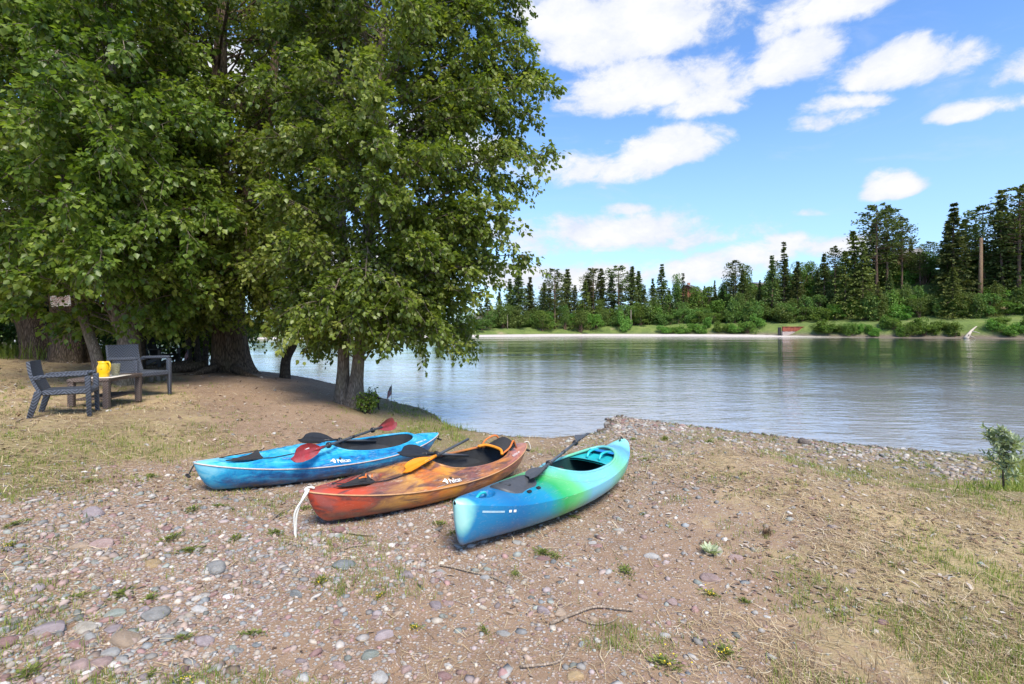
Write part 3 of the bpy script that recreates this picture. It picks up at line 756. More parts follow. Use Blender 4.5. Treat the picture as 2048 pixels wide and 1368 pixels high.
x, y, z, rng = field(52000, 1.8, 15, 52, lambda gv, st, gn, x, y: np.clip(.06+.6*st, 0, 1)*sstep(.38, .6, fbm(x*1.1, y*1.1, 8)))
n = len(x); s_ = (y/4)**.5
ribbons(x, y, z, rng.uniform(.02, .055, n)*s_, rng.uniform(.006, .012, n)*s_, rng.uniform(0, 6.28, n), np.abs(rng.normal(0, .25, n)), rng.normal(0, .3, n), rng.random(n), 'leaf_litter', MAT['litter'], label='brown dead leaves and bark chips littering the bank', category='leaf litter')

def blades(bx, by, bz, h, w, ang, lean, tint):
    """three-segment grass blades as arrays"""
    n = len(bx); t = np.array([0, .55, 1.]); dx, dy = np.cos(ang), np.sin(ang)
    off = lean[:, None]*h[:, None]*t**1.8
    cx = bx[:, None]+dx[:, None]*off; cy = by[:, None]+dy[:, None]*off; cz = bz[:, None]+h[:, None]*(t-.35*np.clip(lean, 0, 1.2)[:, None]*t**3)-.01
    pw = w[:, None]*np.array([.8, .9, .08]); pa = ang+1.3
    ex, ey = np.cos(pa)[:, None]*pw, np.sin(pa)[:, None]*pw
    A = np.stack([cx-ex, cy-ey, cz], -1); B = np.stack([cx+ex, cy+ey, cz], -1)
    V = np.concatenate([A, B], 1); f = np.array([(0, 3, 4, 1), (1, 4, 5, 2)])
    return V.reshape(-1, 3), (f[None]+(np.arange(n)*6)[:, None, None]).reshape(-1, 4), np.repeat(tint, 6)
def tufts(n, d0, d1, salt, fn, per, hh, ww, rad, name, label, mat='grass'):
    x, y, z, rng = field(n, d0, d1, salt, fn); n = len(x)
    k = rng.integers(per[0], per[1], n); idx = np.repeat(np.arange(n), k); m = len(idx)
    hs = rng.uniform(.5, 1.25, n)[idx]; ts = rng.normal(0, .2, n)[idx]
    bx = x[idx]+rng.normal(0, rad, m); by = y[idx]+rng.normal(0, rad, m); bz = z[idx]
    far = np.clip((by/5)**.5, .8, 2)
    V, F, T = blades(bx, by, bz, hh*hs*rng.uniform(.5, 1.1, m), ww*rng.uniform(.7, 1.3, m)*far, rng.uniform(0, 6.28, m), np.abs(rng.normal(.35, .3, m)), np.clip(.45+ts+rng.normal(0, .22, m), 0, 1))
    return link(name, raw_mesh(name, V, F, False, dict(tint=T)), MAT[mat], None, kind='stuff', label=label, category='grass')
tufts(84000, 1.9, 12.5, 61, lambda gv, st, gn, x, y: np.clip(gn*1.1-.05, 0, 1)*sstep(.36, .60, fbm(x*2.1, y*2.1, 14))*.85+.45*sstep(.60, .72, fbm(x*1.8+40, y*1.8, 91))*(gv > .2), (4, 9), .068, .0019, .025, 'short_grass', 'sparse short green grass tufts growing through the bank')
tufts(26000, 5.2, 15, 62, lambda gv, st, gn, x, y: sstep(.77, .95, gn)*.75, (4, 8), .15, .0030, .04, 'bank_grass', 'taller bright green grass along the edge of the bank and beach')
tufts(36000, 1.9, 13, 63, lambda gv, st, gn, x, y: np.clip(st*.6-.1, 0, 1)*(fbm(x*1.2, y*1.2, 19) > .46), (4, 9), .07, .0017, .025, 'dry_grass', 'standing dry tan grass tufts on the bank', 'straw')
# tall dark grass at the forest edge
rng = np.random.default_rng(64); n = 2600
x = rng.uniform(-19, -12.6, n); y = 13.2+rng.uniform(0, 5, n)+(x+16)*.2; z = ground_z(x, y)
V, F, T = blades(x, y, z, rng.uniform(.25, .75, n), rng.uniform(.006, .011, n), rng.uniform(0, 6.28, n), np.abs(rng.normal(.5, .3, n)), rng.uniform(.1, .6, n))
link('tall_grass', raw_mesh('tall_grass', V, F, False, dict(tint=T)), MAT['grass'], None, kind='stuff', label='tall green grass at the shady forest edge', category='grass')
# ---------------------------------------------------------------- near trees
def leaf_mesh(pos, ax, nrm, size, tint, wid=.40, name='crown'):
    n = len(pos); ax = unit(ax); nrm = unit(nrm-ax*(nrm*ax).sum(1, keepdims=True)); sd = np.cross(ax, nrm); s = size[:, None]
    V = np.empty((n, 4, 3))                      # two halves folded along the midrib
    V[:, 0] = pos; V[:, 1] = pos+s*(ax*.40+sd*wid*1.06+nrm*.12); V[:, 2] = pos+s*ax*1.0-s*nrm*.06; V[:, 3] = pos+s*(ax*.40-sd*wid*1.06+nrm*.12)
    f = np.array([(0, 1, 2), (0, 2, 3)])
    F = (f[None]+(np.arange(n)*4)[:, None, None]).reshape(-1, 3)
    return raw_mesh(name, V.reshape(-1, 3), F, False, dict(tint=np.repeat(tint, 4)))

def stem(path, radii, n=20, m=40, ridge=.0, flare=0., lobes=5, seed=0):
    """trunk with furrowed outline; flare spreads the foot into root lobes"""
    P = spline(path, m); t = np.linspace(0, 1, m); R = np.interp(t, np.linspace(0, 1, len(radii)), radii)
    a = np.arange(n)*2*np.pi/n; rng = np.random.default_rng(seed); ph = rng.uniform(0, 6.28, 6)
    L = np.concatenate([[0], np.cumsum(np.linalg.norm(np.diff(P, axis=0), axis=1))])
    sh = np.ones((m, n))
    for k, fr in enumerate((7, 11, 17)):
        sh += ridge*(.6**k)*np.sin(fr*a[None]+ph[k]+.9*np.sin(L[:, None]*1.1+ph[k+1]))
    sh += ridge*.7*(fbm(np.repeat(a[None]*6, m, 0), np.repeat(L[:, None]*3, n, 1), seed)-.5)*2
    if flare:
        lob = .55+.45*np.cos(lobes*a+ph[3])+.35*np.cos((lobes-2)*a+ph[4])
        sh += flare*np.exp(-L/.42)[:, None]*(.45+np.clip(lob, 0, 2)[None])
    return tube(P, R, n, True, False, sh)

def limb_curve(p0, p1, lift, n=9):
    p0 = np.asarray(p0, float); p1 = np.asarray(p1, float); L = np.linalg.norm(p1-p0)
    c1 = p0+(p1-p0)*.35+np.array([0, 0, lift*L]); c2 = p0+(p1-p0)*.75+np.array([0, 0, lift*L*.75])
    t = np.linspace(0, 1, n)[:, None]
    c = (1-t)**3*p0+3*(1-t)**2*t*c1+3*(1-t)*t*t*c2+t**3*p1
    return c+RNG.normal(0, .02*L**.5, c.shape)*np.sin(np.pi*t)

def grow(root, trunks, limbs, leafmat, barkmat, twig_m=9, tl=(.3, .75), lpt=15, lsize=.085, start=.28, seed=0, n_trunk=18, ridge=.03, flare=0., droop=.35, tipfluff=1.0):
    """trunks: list of (path, radii); limbs: list of (p0, p1, lift, r0)"""
    rng = np.random.default_rng(seed); mb = MB()
    for k, (pa, ra) in enumerate(trunks):
        mb.add(*stem(pa, ra, n_trunk, 44, ridge, flare if k == 0 or flare < .5 else flare*.6, seed=seed+k))
    B, D, Ln, TL = [], [], [], []
    for (p0, p1, lift, r0) in limbs:
        c = limb_curve(p0, p1, lift); Lc = np.linalg.norm(np.diff(c, axis=0), axis=1).sum()
        mb.add(*tube(c, np.linspace(r0, .006, len(c)), 5, False))
        k = max(3, int(Lc*twig_m*(1-start))+3)
        t = start+(1-start)*rng.random(k)**.8; t[:3] = 1
        q = t*(len(c)-1); j = np.minimum(q.astype(int), len(c)-2); f = (q-j)[:, None]
        b = c[j]*(1-f)+c[j+1]*f; tg = unit(c[j+1]-c[j])
        r = unit(rng.normal(size=(k, 3))); side = unit(np.cross(tg, r))
        d = unit(tg*rng.uniform(.35, .9, (k, 1))+side*rng.uniform(.6, 1.1, (k, 1))+np.array([0, 0, .18])); d[:3] = unit(tg[:3]+.55*side[:3])
        TL.append(np.full(k, rng.normal(.03, .14))); B.append(b); D.append(d); Ln.append(rng.uniform(tl[0], tl[1], k)*(1.1-.45*t))
    B = np.concatenate(B); D = np.concatenate(D); Ln = np.concatenate(Ln); nt = len(B)
    # twigs
    tip = B+D*Ln[:, None]; tip[:, 2] -= droop*Ln; mid = (B+tip)/2+np.array([0, 0, .10])*Ln[:, None]
    s1 = unit(np.cross(D, [0, 0, 1.])+1e-6); s2 = unit(np.cross(D, s1))
    V = []; 
    for P_, r_ in ((B, .006), (mid, .004), (tip, .002)):
        for k in range(3):
            a = k*2.094; V.append(P_+r_*(math.cos(a)*s1+math.sin(a)*s2))
    V = np.stack(V, 1).reshape(-1, 3); fq = np.array([(r*3+k, r*3+(k+1) % 3, (r+1)*3+(k+1) % 3, (r+1)*3+k) for r in range(2) for k in range(3)])
    mb.add(V, (fq[None]+(np.arange(nt)*9)[:, None, None]).reshape(-1, 4))
    mb.build('trunk', barkmat, root, True, 60)
    # leaves
    kk = rng.poisson(lpt, nt)+2; idx = np.repeat(np.arange(nt), kk); n = len(idx)
    s = rng.random(n)**.7
    p = B[idx]*(1-s[:, None])+tip[idx]*s[:, None]; p[:, 2] += .40*Ln[idx]*s*(1-s)
    out = unit(rng.normal(size=(n, 3)))
    ps = lsize*rng.uniform(.35, .75, n)
    p = p+out*ps[:, None]; 
    ax = unit(D[idx]*.45+out*.8+np.array([0, 0, -.75])); nm = unit(out*.5+np.array([0, 0, .55])+rng.normal(0, .45, (n, 3)))
    pj = proj(p+np.array(root.location)); hide = (np.abs(pj[:, 0]-121) < 30) & (np.abs(pj[:, 1]-604) < 20) & (rng.random(n) > .04)   # the notice has been kept clear of twigs
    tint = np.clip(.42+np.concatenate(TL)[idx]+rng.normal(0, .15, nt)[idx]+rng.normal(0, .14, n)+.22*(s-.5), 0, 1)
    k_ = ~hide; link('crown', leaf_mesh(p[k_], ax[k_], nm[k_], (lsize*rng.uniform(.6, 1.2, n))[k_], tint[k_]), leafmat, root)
    return n
nleaf = 0
def gz(x, y): return float(ground_z(np.array(float(x)), np.array(float(y))))
def dome(levels, axis, Rf, per, zdrop, seed, lift=.16, r0=.03, spread=.85, phi_bias=None):
    """limbs all round an axis: levels of tip height; Rf(z, phi) gives the reach"""
    rng = np.random.default_rng(seed); L = []
    for z in levels:
        for k in range(per):
            ph = rng.uniform(0, 2*np.pi)
            r = Rf(z, ph)*rng.uniform(1-spread*.5, 1.0)
            if r < .25: continue
            a = axis(z); tipp = np.array([a[0]+r*math.cos(ph), a[1]+r*math.sin(ph), z+rng.normal(0, .2)])
            z0 = max(z-zdrop*r*rng.uniform(.6, 1.2), .9); b = axis(z0); L.append((np.array([b[0], b[1], z0]), tipp, lift*rng.uniform(.3, 1.6), r0*(.35+.14*r)*rng.uniform(.5, 1.3)))
    return L

# ---- twin-stemmed poplar beside the flag
bx, by = -3.38, 10.7; bz = gz(bx, by)-.12
t = thing('poplar_tree', 'twin stemmed poplar with drooping leafy branches at the water edge', 'tree', (bx, by, bz))
def inv(pt, o): return np.asarray(pt, float)-np.array(o.location)
axB = lambda z: np.array([np.interp(z, [0, 1.4, 4, 10, 14], [-3.35, -3.2, -3.05, -2.9, -2.8]), 10.75])
silB = [(-220,985),(-100,1020),(0,1045),(40,1040),(80,1052),(150,1075),(185,1105),(230,1060),(298,1092),(365,1052),(400,1005),(440,1015),(480,1000),(515,1052),(545,990),(575,955),(620,940),(655,935),(690,940)]
zB = [1.8-(py-655)/1000*10.7 for py, _ in silB][::-1]; rB = [(px-725)/1000*10.7 for _, px in silB][::-1]
def RB(z, ph):
    right = np.interp(z, zB, rB); left = 2.3 if z > 2.2 else 1.7; front = np.interp(z, [1.2, 2.5, 5, 9], [1.5, 2.2, 2.6, 2.3])
    c, s = math.cos(ph), math.sin(ph)
    rr = right*.86 if c > 0 else left
    return 1/math.sqrt((c/rr)**2+(s/front)**2)
L = dome(np.linspace(1.75, 10.5, 34), axB, RB, 5, .45, 3)
for py, px in silB:                                             # the long boughs that make the river-side outline
    for dd in (0, .8):
        d = 10.7+RNG.uniform(-.9, .9); tp = at(px-6-70*dd, py+RNG.uniform(-14, 14), d)
        z0 = max(tp[2]-1.3, 1.2) if tp[2] > 2.3 else tp[2]+.9
        b = axB(z0); L.append((np.array([b[0], b[1], z0]), tp, RNG.uniform(.08, .28), .028))
for px, py, d in [(770,680,10.2),(740,662,9.8),(640,670,9.9),(610,640,9.6),(560,650,10.4),(850,690,10.0),(905,690,10.4),(700,640,9.2),(780,660,9.3),(660,600,9.0),(730,560,8.9),(810,600,9.0),(870,640,9.6)]:
    tp = at(px, py, d); b = axB(tp[2]+1.0); L.append((np.array([b[0], b[1], tp[2]+1.0]), tp, .22, .035))
L = [(inv(a, t), inv(b, t), c, d) for a, b, c, d in L]
trB = [([inv((-3.36, 10.62, bz), t), inv((-3.33, 10.65, .6), t), inv((-3.28, 10.68, 1.2), t), inv((-3.10, 10.7, 3.6), t), inv((-2.85, 10.7, 7), t), inv((-2.6, 10.8, 11), t)], [.19, .135, .118, .11, .08, .03]),
       ([inv((-3.62, 10.75, bz), t), inv((-3.63, 10.75, .6), t), inv((-3.62, 10.75, 1.2), t), inv((-3.66, 10.8, 3.6), t), inv((-3.8, 11.0, 6), t), inv((-3.7, 11, 10.5), t)], [.18, .13, .11, .095, .07, .03])]
nleaf += grow(t, trB, L, MAT['leaf_B'], MAT['bark_grey'], 14, (.3, .8), 16, .100, .16, 3, 18, .05, .30)

# ---- the old cottonwood on the mound
bx, by = -8.1, 14.4; bz = gz(bx, by)-.15
t = thing('cottonwood_tree', 'huge old cottonwood with dark furrowed trunk and spreading roots on the mound', 'tree', (bx, by, bz))
axA = lambda z: np.array([np.interp(z, [0, 3, 6, 12], [-8.1, -8.3, -8.5, -8.6]), 14.5])
def RA(z, ph):
    c, s = math.cos(ph), math.sin(ph); r = np.interp(z, [1.5, 3.2, 5, 9, 14], [1.8, 3.6, 4.8, 5.4, 4.0])
    return r*(1.0 if s < 0 else .8)
L = dome(np.linspace(2.4, 12.8, 36), axA, RA, 6, .35, 5, .14, .035)
for px, py, d in [(400,620,12.6),(440,600,12.0),(520,640,12.4),(545,620,12.0),(480,560,11.6),(420,520,11.8),(560,560,12.2),(340,580,12.5),(380,640,13.0),(600,610,12.6),(500,500,11.4),(450,430,11.2),(330,500,12),(620,520,12.5),(590,430,11.5),(540,350,11.2)]:
    tp = at(px, py, d); b = axA(tp[2]+1.6); L.append((np.array([b[0], b[1], tp[2]+1.6]), tp, .2, .05))
L = [(inv(a, t), inv(b, t), c, d) for a, b, c, d in L]
trA = [([inv(p, t) for p in [(-8.1, 14.4, bz), (-8.12, 14.4, 1.0), (-8.2, 14.4, 2.2), (-8.35, 14.4, 4), (-8.5, 14.4, 6.5), (-8.3, 14.4, 12.5)]], [.47, .43, .41, .38, .32, .06]),
       ([inv(p, t) for p in [(-8.35, 14.4, 3.2), (-8.9, 14.3, 5), (-9.7, 14.2, 7), (-10.3, 14, 11)]], [.34, .28, .2, .04]),
       ([inv(p, t) for p in [(-8.3, 14.4, 3.8), (-7.6, 14.3, 5.6), (-6.9, 14.2, 8), (-6.5, 14, 11)]], [.28, .24, .16, .04])]
nleaf += grow(t, trA, L, MAT['leaf_A'], MAT['bark_big'], 9, (.4, 1.0), 15, .124, .2, 5, 40, .055, .45)
for pts, r in [([(-8.5,13.9,gz(-8.5,13.9)+.18),(-9.3,13.2,gz(-9.3,13.2)+.06),(-10.2,12.8,gz(-10.2,12.8)-.08)],.15),([(-7.7,13.9,gz(-7.7,13.9)+.15),(-7.1,13.4,gz(-7.1,13.4)+.03),(-6.5,13.2,gz(-6.5,13.2)-.08)],.14),([(-8.2,13.8,gz(-8.2,13.8)+.16),(-8.3,13.1,gz(-8.3,13.1)+.03),(-8.7,12.5,gz(-8.7,12.5)-.08)],.12),([(-8.9,13.9,gz(-8.9,13.9)+.2),(-9.9,13.8,gz(-9.9,13.8)+.08),(-11,13.4,gz(-11,13.4)-.08)],.14)]:
    m_ = MB(); m_.tube(spline([inv(p, t) for p in pts], 10), np.linspace(r, .03, 10), 9); m_.build('root', MAT['bark_big'], t)

# ---- young poplar behind the chairs, leaves nearest the viewer
bx, by = -8.15, 10.6; bz = gz(bx, by)-.1
t = thing('young_poplar', 'young poplar with pale smooth stem rising behind the wicker chairs', 'tree', (bx, by, bz))
axC = lambda z: np.array([np.interp(z, [0, 2, 5, 10], [-8.15, -8.25, -8.5, -8.6]), 10.5])
def RC(z, ph):
    c, s = math.cos(ph), math.sin(ph); r = np.interp(z, [1.4, 2.2, 3.5, 6, 9], [.8, 2.0, 2.9, 3.0, 2.4])
    return r*(1.0 if s < 0 else .8)
L = dome(np.linspace(2.0, 9.6, 26), axC, RC, 5, .4, 8, .16, .025)
for px, py, d in [(60,330,8.4),(130,400,8.2),(40,250,8.0),(200,470,8.6),(215,560,9.0),(180,200,8.3),(100,120,8.2),(20,480,8.8),(300,440,8.9),(230,300,8.2),(120,500,8.6),(330,350,9),(380,470,9.2),(60,60,8.4),(250,100,8.5),(-40,380,8.4),(200,520,8.4),(280,610,9.8),(250,640,10)]:
    tp = at(px, py, d); b = axC(tp[2]+.9); L.append((np.array([b[0], b[1], tp[2]+.9]), tp, .24, .022))
L = [(inv(a, t), inv(b, t), c, d) for a, b, c, d in L]
trC = [([inv(p, t) for p in [(-8.15, 10.6, bz), (-8.12, 10.6, 1.3), (-8.2, 10.6, 2.4), (-8.3, 10.5, 5), (-8.5, 10.5, 10)]], [.23, .20, .15, .11, .03]),
       ([inv(p, t) for p in [(-8.1, 10.6, 1.5), (-8.35, 10.4, 2.3), (-8.75, 10.2, 4), (-9.0, 10, 7.5)]], [.12, .10, .08, .02]),
       ([inv(p, t) for p in [(-8.45, 10.3, bz), (-8.6, 10.35, 1.2), (-8.95, 10.4, 2.2), (-9.3, 10.4, 4.2), (-9.4, 10.4, 7)]], [.12, .10, .09, .07, .02])]
nleaf += grow(t, trC, L, MAT['leaf_C'], MAT['bark_grey'], 11, (.3, .75), 14, .118, .2, 8, 18, .03, .25)

# ---- the two old trunks at the left with the notice
def simple_tree(name, label, foot, path, radii, levels, R, per, seed, leaf, bark, lsz=.105, flare=.35, group=None, twig=6, lp=12, zd=.35, ntr=32):
    t = thing(name, label, 'tree', (foot[0], foot[1], gz(*foot)-.12), group=group)
    P = np.array(path); ax = lambda z: np.array([np.interp(z, P[:, 2], P[:, 0]), np.interp(z, P[:, 2], P[:, 1])])
    L = dome(levels, ax, R, per, zd, seed, .15, .03)
    L = [(inv(a, t), inv(b, t), c, d) for a, b, c, d in L]
    pa = [inv((foot[0], foot[1], gz(*foot)-.12), t)]+[inv(p, t) for p in path]
    global nleaf
    nleaf += grow(t, [(pa, radii)], L, leaf, bark, twig, (.35, .9), lp, lsz, .3, seed, ntr, .05, flare)
    return t
simple_tree('old_cottonwood', 'thick ridged trunk carrying a white notice at the forest edge', (-12.6, 14.2), [(-12.6, 14.2, 1.2), (-12.75, 14.2, 3), (-13.1, 14.2, 6), (-13.2, 14.2, 12)], [.42, .37, .33, .26, .05], np.linspace(3.2, 12.5, 24), lambda z, p: np.interp(z, [3, 5, 12], [2.5, 4.6, 4.5]), 6, 21, MAT['leaf_A'], MAT['bark_big'])
simple_tree('leaning_cottonwood', 'old leaning trunk at the forest edge beside the notice tree', (-13.7, 14.6), [(-14.0, 14.6, 1.8), (-14.5, 14.6, 3.2), (-15.4, 14.6, 6), (-16, 14.6, 12)], [.38, .33, .30, .24, .05], np.linspace(2.6, 12, 22), lambda z, p: np.interp(z, [2.6, 5, 12], [2.5, 4.6, 4.5]), 6, 22, MAT['leaf_A'], MAT['bark_big'])
simple_tree('riverside_sapling', 'thin dark curved stem of a small tree between cottonwood and poplar', (-6.35, 14.0), [(-6.32, 14.0, .9), (-6.1, 14.0, 1.4), (-6.1, 14.0, 2.0), (-6.3, 13.9, 4.5)], [.13, .12, .11, .09, .03], np.linspace(1.9, 4.6, 9), lambda z, p: 1.3, 5, 23, MAT['leaf_C'], MAT['bark_dark'], .09, .25, None, 8, 12, .3, 12)
for k, (px, d, h, lean) in enumerate([(398, 15.0, 3.2, -.3), (378, 15.4, 3.0, -.1), (410, 15.6, 3.4, .15), (285, 13.2, 5.5, -.05)]):
    x = (px-1024)/1000*d
    simple_tree('understorey_tree', ['thin leaning stem with bright leaves left of the cottonwood roots', 'thin upright stem with bright leaves behind the black garden chair', 'slender stem touching the cottonwood trunk on the mound', 'thin black stem standing behind the wicker chair back'][k],
                (x, d), [(x+lean*.3, d, 1.5), (x+lean*.8, d, 2.4), (x+lean*1.4, d, h), (x+lean*1.6, d, h+1.5)], [.085, .075, .065, .05, .015], np.linspace(1.9, h+1.2, 9), lambda z, p: 1.5, 5, 30+k, MAT['leaf_C'], MAT['bark_dark'], .08, .2, None, 7, 11, .3, 10)
# trees farther back in the wood close the view to the left
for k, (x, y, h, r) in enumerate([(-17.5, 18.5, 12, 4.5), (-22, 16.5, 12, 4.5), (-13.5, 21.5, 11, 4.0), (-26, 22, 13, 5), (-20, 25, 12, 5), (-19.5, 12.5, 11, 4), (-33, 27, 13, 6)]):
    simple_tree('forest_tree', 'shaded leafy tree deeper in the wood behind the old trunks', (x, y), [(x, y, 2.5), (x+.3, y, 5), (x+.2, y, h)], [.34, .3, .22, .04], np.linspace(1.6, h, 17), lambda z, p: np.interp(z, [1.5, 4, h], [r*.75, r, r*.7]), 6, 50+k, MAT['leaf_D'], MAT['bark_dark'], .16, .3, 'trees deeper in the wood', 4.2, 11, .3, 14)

# understorey bushes: leaves through a lumpy volume on real stems
def bush(name, label, x, y, h, r, seed, leaf, n=2600, lsz=.08, group=None, cat='bush'):
    rng = np.random.default_rng(seed); z0 = gz(x, y)-.05
    t = thing(name, label, cat, (x, y, z0), group=group)
    mb = MB(); B = []
    for k in range(14):
        a = rng.uniform(0, 6.28); rr = r*rng.uniform(.3, 1); tp = np.array([rr*math.cos(a), rr*math.sin(a), h*rng.uniform(.35, 1)])
        c = limb_curve(np.array([rng.normal(0, .08), rng.normal(0, .08), 0]), tp, .18); mb.tube(c, np.linspace(.022, .004, len(c)), 5, False); B.append(c[3:])
    mb.build('stem', MAT['bark_dark'], t)
    B = np.concatenate(B); i_ = rng.integers(0, len(B), n); o_ = unit(rng.normal(size=(n, 3)))*rng.random((n, 1))**.5*r*.34
    p = B[i_]+o_; p[:, 2] = np.maximum(p[:, 2], .05)
    link('crown', leaf_mesh(p, unit(o_)+np.array([0, 0, -.5]), rng.normal(0, .5, (n, 3))+np.array([0, 0, .8]), lsz*rng.uniform(.6, 1.3, n), np.clip(rng.normal(.45, .22, n), 0, 1)), leaf, t)
    return t
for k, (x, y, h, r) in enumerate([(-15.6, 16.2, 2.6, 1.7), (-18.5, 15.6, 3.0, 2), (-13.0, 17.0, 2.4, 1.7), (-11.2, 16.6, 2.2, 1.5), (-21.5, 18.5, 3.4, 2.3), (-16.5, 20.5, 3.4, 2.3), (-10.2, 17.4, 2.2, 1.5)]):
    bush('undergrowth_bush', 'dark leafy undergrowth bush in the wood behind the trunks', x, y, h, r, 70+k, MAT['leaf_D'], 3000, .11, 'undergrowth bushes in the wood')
bush('waterside_bush', 'bright green leafy bush behind the black garden chair', -10.3, 16.2, 2.0, 1.3, 90, MAT['leaf_C'], 2600, .075)
bush('poplar_foot_bush', 'low green bush at the foot of the twin stemmed poplar', -3.0, 10.2, .42, .28, 91, MAT['leaf_C'], 520, .055)
bush('lip_bush', 'small leafy sapling between poplar and small flag', -3.24, 11.3, .50, .20, 92, MAT['leaf_C'], 260, .055)
# sapling with pale narrow leaves at the right
t = thing('willow_sapling', 'small sapling with pale narrow leaves on the straw bank edge', 'sapling', (5.46, 5.55, gz(5.46, 5.55)-.02))
rng = np.random.default_rng(5); mb = MB(); B = []
main = spline([(0, 0, 0), (-.01, 0, .22), (.0, 0, .45), (-.03, 0, .70)], 12); mb.tube(main, np.linspace(.011, .003, 12), 6)
for k in range(22):
    f = rng.uniform(.25, .95); b0 = main[int(f*11)]; a = rng.uniform(0, 6.28); l_ = rng.uniform(.10, .24)*(1.15-f*.6)
    c = limb_curve(b0, b0+np.array([math.cos(a)*l_, math.sin(a)*l_, l_*.75]), .1, 6); mb.tube(c, np.linspace(.004, .0015, 6), 4, False); B.append(c[1:])
mb.build('trunk', MAT['bark_dark'], t)
B = np.concatenate(B+[main[6:]]); n = 850; i_ = rng.integers(0, len(B), n); o_ = unit(rng.normal(size=(n, 3)))
link('crown', leaf_mesh(B[i_]+o_*.012, o_+np.array([0, 0, .35]), rng.normal(0, .6, (n, 3))+np.array([0, 0, .7]), .074*rng.uniform(.6, 1.2, n), np.clip(rng.normal(.5, .22, n), 0, 1), .16), MAT['leaf_will'], t)
print('near leaves', nleaf)
# ---------------------------------------------------------------- kayaks
def M_hull(name, stops, kind):
    m, gg, b = new_mat(name); co = obj_co(gg)
    sp = gg.node('ShaderNodeSeparateXYZ'); gg.l.new(co, sp.inputs[0])
    if kind == 'blue':
        n = gg.noise(gg.scale(co, (1.1, 3.0, 5.5)), 2.1, 5, .6, 1.3); n2 = gg.noise(gg.scale(co, (3.2, 1.2, 2.5)), 3, 4, .6, .8)
        f = gg.math('ADD', gg.math('MULTIPLY', n, .7), gg.math('MULTIPLY', n2, .3))
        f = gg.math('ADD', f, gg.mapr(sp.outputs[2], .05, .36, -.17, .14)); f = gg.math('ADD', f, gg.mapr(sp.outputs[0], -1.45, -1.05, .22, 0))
    elif kind == 'orange':
        n = gg.noise(gg.scale(co, (1.0, 2.4, 3.4)), 1.7, 5, .58, 1.2)
        f = gg.math('ADD', gg.mapr(sp.outputs[0], -1.55, 1.55, 0, 1), gg.math('MULTIPLY', gg.math('SUBTRACT', n, .5), .42))
        f = gg.math('ADD', f, gg.mapr(sp.outputs[2], .1, .3, .03, -.03))
    else:
        n = gg.noise(gg.scale(co, (1.3, 1.6, 1.6)), 2.0, 4, .5, .4)
        f = gg.math('ADD', gg.mapr(sp.outputs[0], -1.55, 1.55, 0, 1), gg.math('MULTIPLY', gg.math('SUBTRACT', n, .5), .10))
        f = gg.math('ADD', f, gg.math('MULTIPLY', sp.outputs[1], .07))
    c = gg.ramp(f, stops)
    if kind == 'orange':
        dk = gg.noise(gg.scale(co, (.9, 3, 6)), 2.6, 4, .6, .9)
        c = gg.mix(gg.mapr(dk, .46, .62, 0, .82), c, (.075, .04, .04))
        c = gg.mix(gg.mapr(gg.noise(gg.scale(co, (2.2, 2, 3)), 1.8, 3, .5, .5), .58, .72, 0, .5), c, (.24, .11, .11))
    scuff = gg.noise(gg.scale(co, (2, 8, 8)), 9, 6, .75)
    c = gg.mix(gg.mapr(scuff, .56, .78, 0, .34), c, (.5, .45, .4)); scr = gg.noise(gg.scale(co, (1.2, 30, 40)), 4, 3, .6, .3); c = gg.mix(gg.math('MULTIPLY', gg.mapr(scr, .62, .66, 0, .35), gg.mapr(gg.noise(co, 3, 3), .45, .6)), c, (.6, .58, .55))
    dust = gg.mapr(sp.outputs[2], .0, .20, .60, 0)
    c = gg.mix(gg.math('MULTIPLY', dust, gg.mapr(gg.noise(co, 14, 5, .7), .4, .65)), c, (.28, .2, .14))
    gg.put(b.inputs['Base Color'], c); gg.put(b.inputs['Roughness'], gg.mapr(scuff, .3, .8, .27, .5)); b.inputs['Specular IOR Level'].default_value = .5
    gg.put(b.inputs['Normal'], gg.bump(gg.noise(co, 45, 4, .6), .06, .004))
    return m
MAT['k_blue'] = M_hull('blue_swirl_plastic', [(.24, (.008, .028, .065)), (.40, (.004, .09, .26)), (.51, (.008, .22, .46)), (.64, (.03, .37, .60)), (.80, (.20, .54, .68))], 'blue')
MAT['k_orange'] = M_hull('orange_swirl_plastic', [(.0, (.52, .06, .03)), (.12, (.46, .07, .03)), (.20, (.20, .085, .06)), (.29, (.52, .26, .06)), (.36, (.50, .14, .03)), (.44, (.54, .24, .03)), (.54, (.21, .085, .075)), (.68, (.48, .18, .03)), (.8, (.36, .12, .09)), (1.0, (.46, .20, .10))], 'orange')
MAT['k_teal'] = M_hull('teal_blend_plastic', [(.0, (.36, .68, .64)), (.012, (.20, .54, .55)), (.030, (.012, .20, .42)), (.15, (.005, .135, .33)), (.26, (.006, .23, .38)), (.33, (.02, .34, .09)), (.39, (.11, .48, .16)), (.47, (.15, .44, .58)), (.60, (.17, .48, .58)), (.72, (.15, .50, .28)), (.80, (.14, .47, .37)), (.90, (.09, .28, .68)), (.95, (.22, .62, .60)), (1.0, (.28, .70, .62))], 'teal')
MAT['k_inner'] = M_plain('dark_cockpit', (.026, .028, .032), .6, .2, 20, .05)
MAT['k_teal_in'] = M_plain('teal_moulding', (.02, .42, .46), .35, .15, 6, .05)
MAT['k_blue_in'] = M_plain('blue_moulding', (.02, .20, .55), .35, .15, 6, .05)
MAT['k_seam_pink'] = M_plain('pale_seam', (.52, .44, .42), .5, .15, 20, .05)
MAT['k_seam_or'] = M_plain('tan_seam', (.50, .27, .13), .5, .15, 20, .05)

